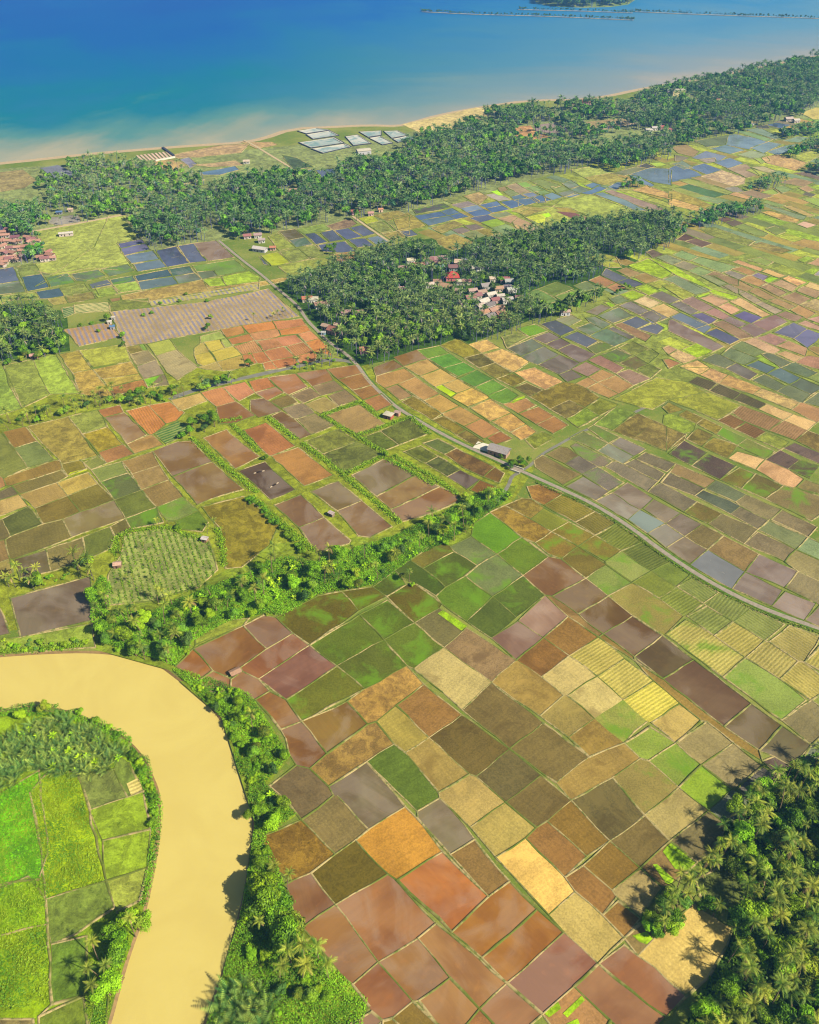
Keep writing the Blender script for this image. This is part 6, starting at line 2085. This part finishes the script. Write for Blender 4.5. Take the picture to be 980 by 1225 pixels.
mixed([(20, 690), (60, 684), (110, 672), (120, 685), (100, 700), (0, 705)], 5.0, 16, [('coconut_palm', 0.5), ('shrub', 0.5)], 2.0, {'coconut_palm': 'small palm on the bank above the grey pond', 'shrub': 'bush on the bank above the grey pond'}, 'bank above the grey pond', True, 0.45, 0.7)
mixed([(0, 765), (60, 765), (110, 765), (112, 779), (60, 780), (0, 784)], 4.2, 17, [('shrub', 1.0)], 0.5, {'shrub': 'bush on the river bank below the grey pond'}, 'river bank below the grey pond', False, 0.5, 0.9)
for w in (((300, 598), (325, 622), (345, 642), (362, 660)), ):
    L = chaikin(gp(w), 2); r = random.Random(4)
    for p in L[::1]: plant('shrub', p[0] + r.uniform(-1.5, 1.5), p[1] + r.uniform(-1.5, 1.5), 'dark bush in the hedge left of the red fish ponds', 'bushes of the hedge left of the red fish ponds', 2, 1.1)

# woods further off, each one mass
def wood(name, polys, spacing, frac, seed, label, lift=6.0, smin=0.8, smax=1.15, keep=1.0):
    P = np.concatenate([clear(scatter(p, spacing, seed + i, lift)) for i, p in enumerate(polys)])
    if keep < 1: P = P[np.random.default_rng(seed).random(len(P)) < keep]
    if name == 'coast_wood':
        cl = np.sin(P[:, 0] * .031 + 1) * np.sin(P[:, 1] * .043 + P[:, 0] * .011) + .5 * np.sin(P[:, 0] * .083 + P[:, 1] * .06); P = P[cl < np.where(P[:, 1] > 1180, 0.6, 1.1)]
    if name == 'palm_wood' and SPARE: P = np.concatenate([P, np.array(SPARE)])
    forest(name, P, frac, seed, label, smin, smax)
wood('palm_wood', [[(330, 342), (368, 326), (420, 306), (470, 288), (500, 290), (540, 304), (562, 294), (620, 276), (700, 262), (780, 253), (818, 258), (822, 270), (806, 288), (780, 298), (757, 310), (738, 312), (716, 328), (700, 330), (662, 338), (640, 345),
    (628, 352), (660, 370), (690, 352), (715, 345), (720, 352), (690, 364), (660, 376), (640, 386), (600, 398), (560, 406), (520, 412), (500, 418), (470, 430), (440, 430), (418, 420), (395, 396), (372, 370), (350, 355)]], 5.4, 0.80, 31, 'wide palm wood around the village in the middle of the plain')
wood('coast_wood', [[(535, 142), (590, 130), (650, 124), (720, 121), (762, 122), (795, 142), (800, 164), (772, 150), (740, 152), (700, 162), (650, 160), (600, 164), (560, 168), (500, 178), (480, 172), (520, 160)], [(155, 258), (200, 240), (255, 222), (300, 206), (380, 202), (430, 192), (520, 190), (600, 178), (700, 170), (790, 164), (860, 148), (905, 132), (940, 124), (975, 118), (980, 128), (950, 135), (905, 150), (870, 158), (806, 172), (803, 190), (760, 198), (700, 199),
    (620, 206), (560, 226), (490, 246), (430, 256), (350, 267), (280, 280), (235, 287), (185, 293), (160, 278)], [(755, 118), (780, 106), (800, 101), (850, 92), (890, 83), (930, 75), (980, 65), (1080, 46), (1080, 110), (980, 122), (905, 134), (850, 146), (800, 160), (775, 140)]], 7.2, 0.60, 41, 'long dark coastal wood of palms and trees behind the beach', 7.0, 0.95, 1.4)
wood('coast_scrub', [[(60, 196), (110, 188), (170, 194), (215, 202), (250, 215), (200, 238), (150, 254), (100, 262), (60, 266), (10, 276), (-40, 285), (-40, 262), (20, 250), (60, 235), (40, 215)],
    [(395, 196), (450, 188), (520, 170), (590, 160), (640, 165), (690, 165), (600, 178), (520, 188), (440, 194)], [(500, 152), (530, 150), (545, 160), (505, 168)]], 6.8, 0.5, 51, 'broken palm scrub and trees on the sandy shore', 5.0, 0.75, 1.15, 0.8)
wood('palm_copse', [[(820, 264), (850, 253), (905, 243), (911, 252), (872, 263), (838, 272)], [(890, 226), (920, 213), (945, 216), (925, 226), (896, 232)], [(934, 187), (980, 166), (1010, 160), (1010, 178), (945, 190)], [(962, 202), (985, 195), (1010, 195), (1010, 205), (965, 208)], [(742, 224), (752, 216), (768, 218), (765, 226), (745, 227)],
    [(930, 158), (980, 150), (980, 160), (940, 165)], [(-5, 268), (30, 266), (62, 300), (66, 310), (40, 318), (-5, 325)], [(0, 246), (55, 252), (40, 270), (0, 276)]], 5.0, 0.6, 61, 'scattered small copses standing on the far fields', 3.0, 0.75, 1.0)

# undergrowth on the banks and below the groves
BR = np.array([0.045, 0.105, 0.003]); BR2 = np.array([0.20, 0.36, 0.006])
undergrowth('undergrowth', [(205, 800), (255, 812), (300, 832), (348, 905), (318, 938), (355, 975), (318, 1000), (345, 1070), (360, 1120), (440, 1195), (425, 1290), (228, 1290), (262, 1182), (290, 1085), (305, 985), (265, 860)], 11.0, 0.27, 2.4, BR, BR2, 71, 'bright green bushes and creepers covering the outer river bank', RIVER)
undergrowth('undergrowth', BANK, 10.0, 0.30, 2.8, BR, BR2, 72, 'bright green growth covering the belt above the river bend', RIVER)
undergrowth('undergrowth', [(905, 935), (870, 985), (866, 1012), (884, 1050), (890, 1090), (864, 1150), (835, 1190), (800, 1290), (1040, 1290), (1040, 890), (960, 905)], 1.6, 0.6, 1.5, DEEP, LEAF, 73, 'dark low growth under the palms of the lower right grove')
undergrowth('tall_grass', [(-40, 945), (0, 948), (46, 925), (92, 924), (125, 1054), (55, 1076), (60, 1200), (-40, 1220)], 6.0, 0.30, 0.9, np.array([0.09, 0.22, 0.006]), np.array([0.30, 0.38, 0.008]), 74, 'bright yellow green tall grass inside the river bend', None, 'grass', 0.2)
undergrowth('undergrowth', [(-60, 862), (0, 846), (45, 840), (82, 845), (125, 860), (156, 880), (178, 905), (196, 965), (192, 1010), (178, 1086), (168, 1084), (180, 1010), (181, 975), (166, 930), (146, 895), (115, 874), (78, 858), (0, 858), (-60, 872)], 6.0, 0.3, 1.6, BR, BR2, 75, 'thin green fringe along the inner river edge', RIVER)
undergrowth('undergrowth', [(165, 1090), (140, 1180), (112, 1290), (95, 1290), (105, 1180), (125, 1120), (140, 1085)], 9.0, 0.25, 1.4, BR, BR2, 76, 'green growth below the trees of the inner bank', RIVER)
HED = [((229, 524), (308, 590)), ((277, 507), (311, 541)), ((320, 499), (355, 526)), ((362, 530), (410, 567)), ((410, 568), (480, 626)), ((386, 497), (431, 481), (456, 500)), ((384, 497), (462, 543)), ((428, 521), (492, 499), (515, 520)), ((414, 567), (460, 545)), ((300, 594), (377, 660)),
       ((260, 632), (266, 650), (268, 678)), ((136, 662), (138, 645), (150, 637), (175, 634), (195, 631), (210, 634), (225, 641), (240, 643)), ((600, 592), (588, 585), (560, 600)), ((470, 545), (520, 572), (548, 592)),
       ((262, 505), (290, 500)), ((456, 545), (520, 580)), ((100, 772), (60, 776), (0, 780))]
VERGE_PX = [(640, 577), (660, 586), (700, 604), (730, 621), (760, 642), (790, 664), (830, 691), (870, 714), (910, 733), (950, 748), (990, 761)]
HED += [(a, b) for a, b in zip(VERGE_PX[:-1], VERGE_PX[1:])]
def hedge_strips():
    r = np.random.default_rng(5); Q = []; C = []
    for L in HED:
        G = gp(L)
        for a, b in zip(G[:-1], G[1:]):
            thin = L[0] in VERGE_PX; d = np.linalg.norm(b - a); n = int(d * (9 if thin else 30)); t = r.random(n)[:, None]; p = a + (b - a) * t; e = (b - a) / d
            p = p + np.stack([-e[1], e[0]], 0)[None] * r.normal(0, 0.5 if thin else 1.1, (n, 1))
            bump = 0.6 + 0.4 * np.sin(t[:, 0] * d * 0.7) * np.sin(t[:, 0] * d * 0.23 + 1)
            z = 0.15 + (0.9 if thin else 1.5) * bump * r.random(n)
            N = r.normal(0, 0.6, (n, 3)); N[:, 2] = abs(N[:, 2]) + 0.6; N /= np.linalg.norm(N, axis=1)[:, None]
            U = np.cross(N, r.normal(size=(n, 3))); U /= np.linalg.norm(U, axis=1)[:, None]; W = np.cross(N, U); s = (0.24 + 0.26 * r.random(n))[:, None]
            P3 = np.concatenate([p, z[:, None]], 1); Q.append(np.stack([P3 - U * s, P3 + W * s * .7, P3 + U * s, P3 - W * s * .7], 1).reshape(-1, 3))
            m = np.clip(r.normal(0.5, 0.25, n), 0, 1)[:, None]; C.append(np.repeat((BR * (1 - m) + BR2 * m) * (0.55 if thin else 1.0), 4, 0))
    Q = np.concatenate(Q); o = npmesh('bank_shrubbery', Q, np.arange(len(Q)).reshape(-1, 4), M_LEAF, np.concatenate(C))
    props(o, 'bright green low growth lining the fish pond dykes and road verges', 'shrubbery', kind='stuff')
hedge_strips()

def crop_rows():
    G = gp([(141, 641), (195, 634), (250, 646), (258, 690), (236, 706), (182, 718), (134, 722), (131, 690)]); r = np.random.default_rng(8)
    e = G[1] - G[0]; e = np.array(at(146, 652)[:2]) - np.array(at(165, 722)[:2]); e /= np.linalg.norm(e); n = np.array([-e[1], e[0]]); c = G.mean(0)
    Q = []; C = []
    for i in np.arange(-70, 70, 3.0):
        for j in np.arange(-70, 70, 1.1):
            p = c + n * (i + r.normal(0, 0.12)) + e * (j + r.normal(0, 0.2))
            if r.random() < 0.2: continue
            Q.append(p)
    P = np.array(Q); P = P[inside(P, G)]
    K = 8; P = np.repeat(P, K, 0); m = len(P)
    z = 0.15 + 0.55 * r.random(m); N = r.normal(0, 0.5, (m, 3)); N[:, 2] = abs(N[:, 2]) + 0.7; N /= np.linalg.norm(N, axis=1)[:, None]
    U = np.cross(N, r.normal(size=(m, 3))); U /= np.linalg.norm(U, axis=1)[:, None]; W = np.cross(N, U); s_ = (0.26 + 0.26 * r.random(m))[:, None]
    P3 = np.concatenate([P + r.normal(0, 0.34, (m, 2)), z[:, None]], 1); Q = np.stack([P3 - U * s_, P3 + W * s_ * .7, P3 + U * s_, P3 - W * s_ * .7], 1).reshape(-1, 3)
    k = np.clip(r.normal(0.5, 0.3, m), 0, 1)[:, None]; C = np.repeat(DEEP * (1 - k) + LEAF * k, 4, 0)
    props(npmesh('crop_rows', Q, np.arange(len(Q)).reshape(-1, 4), M_LEAF, C), 'leafy green crops growing in rows in the vegetable garden', 'crops', kind='stuff')
crop_rows()

# island and sand spits far out
def island():
    G = gp([(628, -14), (642, 4), (668, 8), (700, 9), (732, 8), (752, 5), (766, -4), (770, -16)]); r = np.random.default_rng(2)
    c = G.mean(0); V = [(x, y, -0.8) for x, y in G] + [(c[0] + (x - c[0]) * .6, c[1] + (y - c[1]) * .6, 9.0) for x, y in G]
    n = len(G); F = [((i + 1) % n, i, n + i, n + (i + 1) % n) for i in range(n)] + [tuple(range(n, 2 * n))[::-1]]
    props(pymesh('island_hill', V, F, M_GROUND), kind='structure')
    lo, hi = G.min(0), G.max(0); P = lo + r.random((1500, 2)) * (hi - lo); P = P[inside(P, G)]
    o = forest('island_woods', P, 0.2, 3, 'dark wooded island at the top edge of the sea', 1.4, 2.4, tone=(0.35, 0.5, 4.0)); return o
island()
for i, (L, lb) in enumerate((([(505, 14), (560, 17), (640, 19), (700, 21.5), (758, 24)], 'long thin sand spit lying nearest in the open sea'), ([(620, 11.5), (690, 13), (757, 15.5)], 'short dark sand spit behind the long one'), ([(760, 14), (830, 17), (900, 19.5), (980, 22), (1080, 26)], 'dark wooded sand spit running out of the right edge'))):
    C = chaikin(gp(L), 2)
    o = ribbon('sand_spit', C, 7, 0.3, plain('spit_sand', rgb(190, 176, 160), 0.95, 0.1)); props(o, kind='structure')
    r = np.random.default_rng(i); t = r.integers(0, len(C) - 1, 260 if i != 1 else 120); f = r.random((len(t), 1)); P = C[t] * (1 - f) + C[t + 1] * f + r.normal(0, 2.5, (len(t), 2)) + np.array([0, 3])
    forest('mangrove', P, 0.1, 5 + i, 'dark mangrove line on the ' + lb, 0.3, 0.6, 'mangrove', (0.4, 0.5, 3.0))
print(COUNT)

# ------------------------------------------------------------------ light, air, camera
SUN_ELEV, SUN_AZ = math.radians(40), math.atan2(0.86, -0.50)   # azimuth from +Y towards +X: low over the camera's right shoulder
w = bpy.data.worlds.new('World'); scene.world = w; w.use_nodes = True
nt = w.node_tree; bg = nt.nodes['Background']
sky = nt.nodes.new('ShaderNodeTexSky'); sky.sky_type = 'NISHITA'; sky.sun_disc = False
sky.sun_elevation = SUN_ELEV; sky.sun_rotation = SUN_AZ; sky.altitude = 100; sky.air_density = 1.0; sky.dust_density = 1.0
nt.links.new(sky.outputs[0], bg.inputs[0]); bg.inputs[1].default_value = 0.055
sd = bpy.data.lights.new('sun', 'SUN'); sd.energy = 5.0; sd.angle = math.radians(0.6); sd.color = (1.0, 0.94, 0.84)
so = link(bpy.data.objects.new('sun', sd))
sv = Vector((math.sin(SUN_AZ) * math.cos(SUN_ELEV), math.cos(SUN_AZ) * math.cos(SUN_ELEV), math.sin(SUN_ELEV)))
so.rotation_euler = sv.to_track_quat('Z', 'Y').to_euler(); so.location = (300, -200, 900)

def haze():
    V, F = box(-7600, -420, -3.0, 9600, 9500, EYE + 14)
    m = bpy.data.materials.new('haze_air'); m.use_nodes = True; t = m.node_tree; t.nodes.clear()
    out = t.nodes.new('ShaderNodeOutputMaterial'); v = t.nodes.new('ShaderNodeVolumePrincipled')
    v.inputs['Color'].default_value = (0.20, 0.54, 1.0, 1); v.inputs['Density'].default_value = HAZE; v.inputs['Anisotropy'].default_value = 0.1
    t.links.new(v.outputs[0], out.inputs['Volume'])
    o = pymesh('haze', V, F, m); props(o, kind='stuff'); o['label'] = 'thin blue sea haze over the far plain and water'; o['category'] = 'haze'
HAZE = 0.75e-4
haze()

cd = bpy.data.cameras.new('camera'); cam = link(bpy.data.objects.new('camera', cd)); scene.camera = cam
cam.location = (0, 0, EYE); cam.rotation_euler = (math.pi / 2 - PITCH, 0, 0)
cd.sensor_fit = 'VERTICAL'; cd.sensor_height = 24.0; cd.lens = FOC / 1225 * 24.0
cd.clip_start = 1.0; cd.clip_end = 30000
scene.render.resolution_x, scene.render.resolution_y = 819, 1024
vs = scene.view_settings; vs.view_transform = 'Standard'; vs.look = 'None'; vs.exposure = 1.0; vs.gamma = 1.0; vs.use_curve_mapping = False
scene.render.engine = 'CYCLES'
scene.cycles.max_bounces = 5; scene.cycles.diffuse_bounces = 2; scene.cycles.transmission_bounces = 3; scene.cycles.volume_bounces = 1
scene.cycles.use_denoising = True
scene.cycles.filter_width = 1.15
scene.cycles.denoising_input_passes = 'RGB_ALBEDO_NORMAL'; scene.cycles.denoising_prefilter = 'ACCURATE'
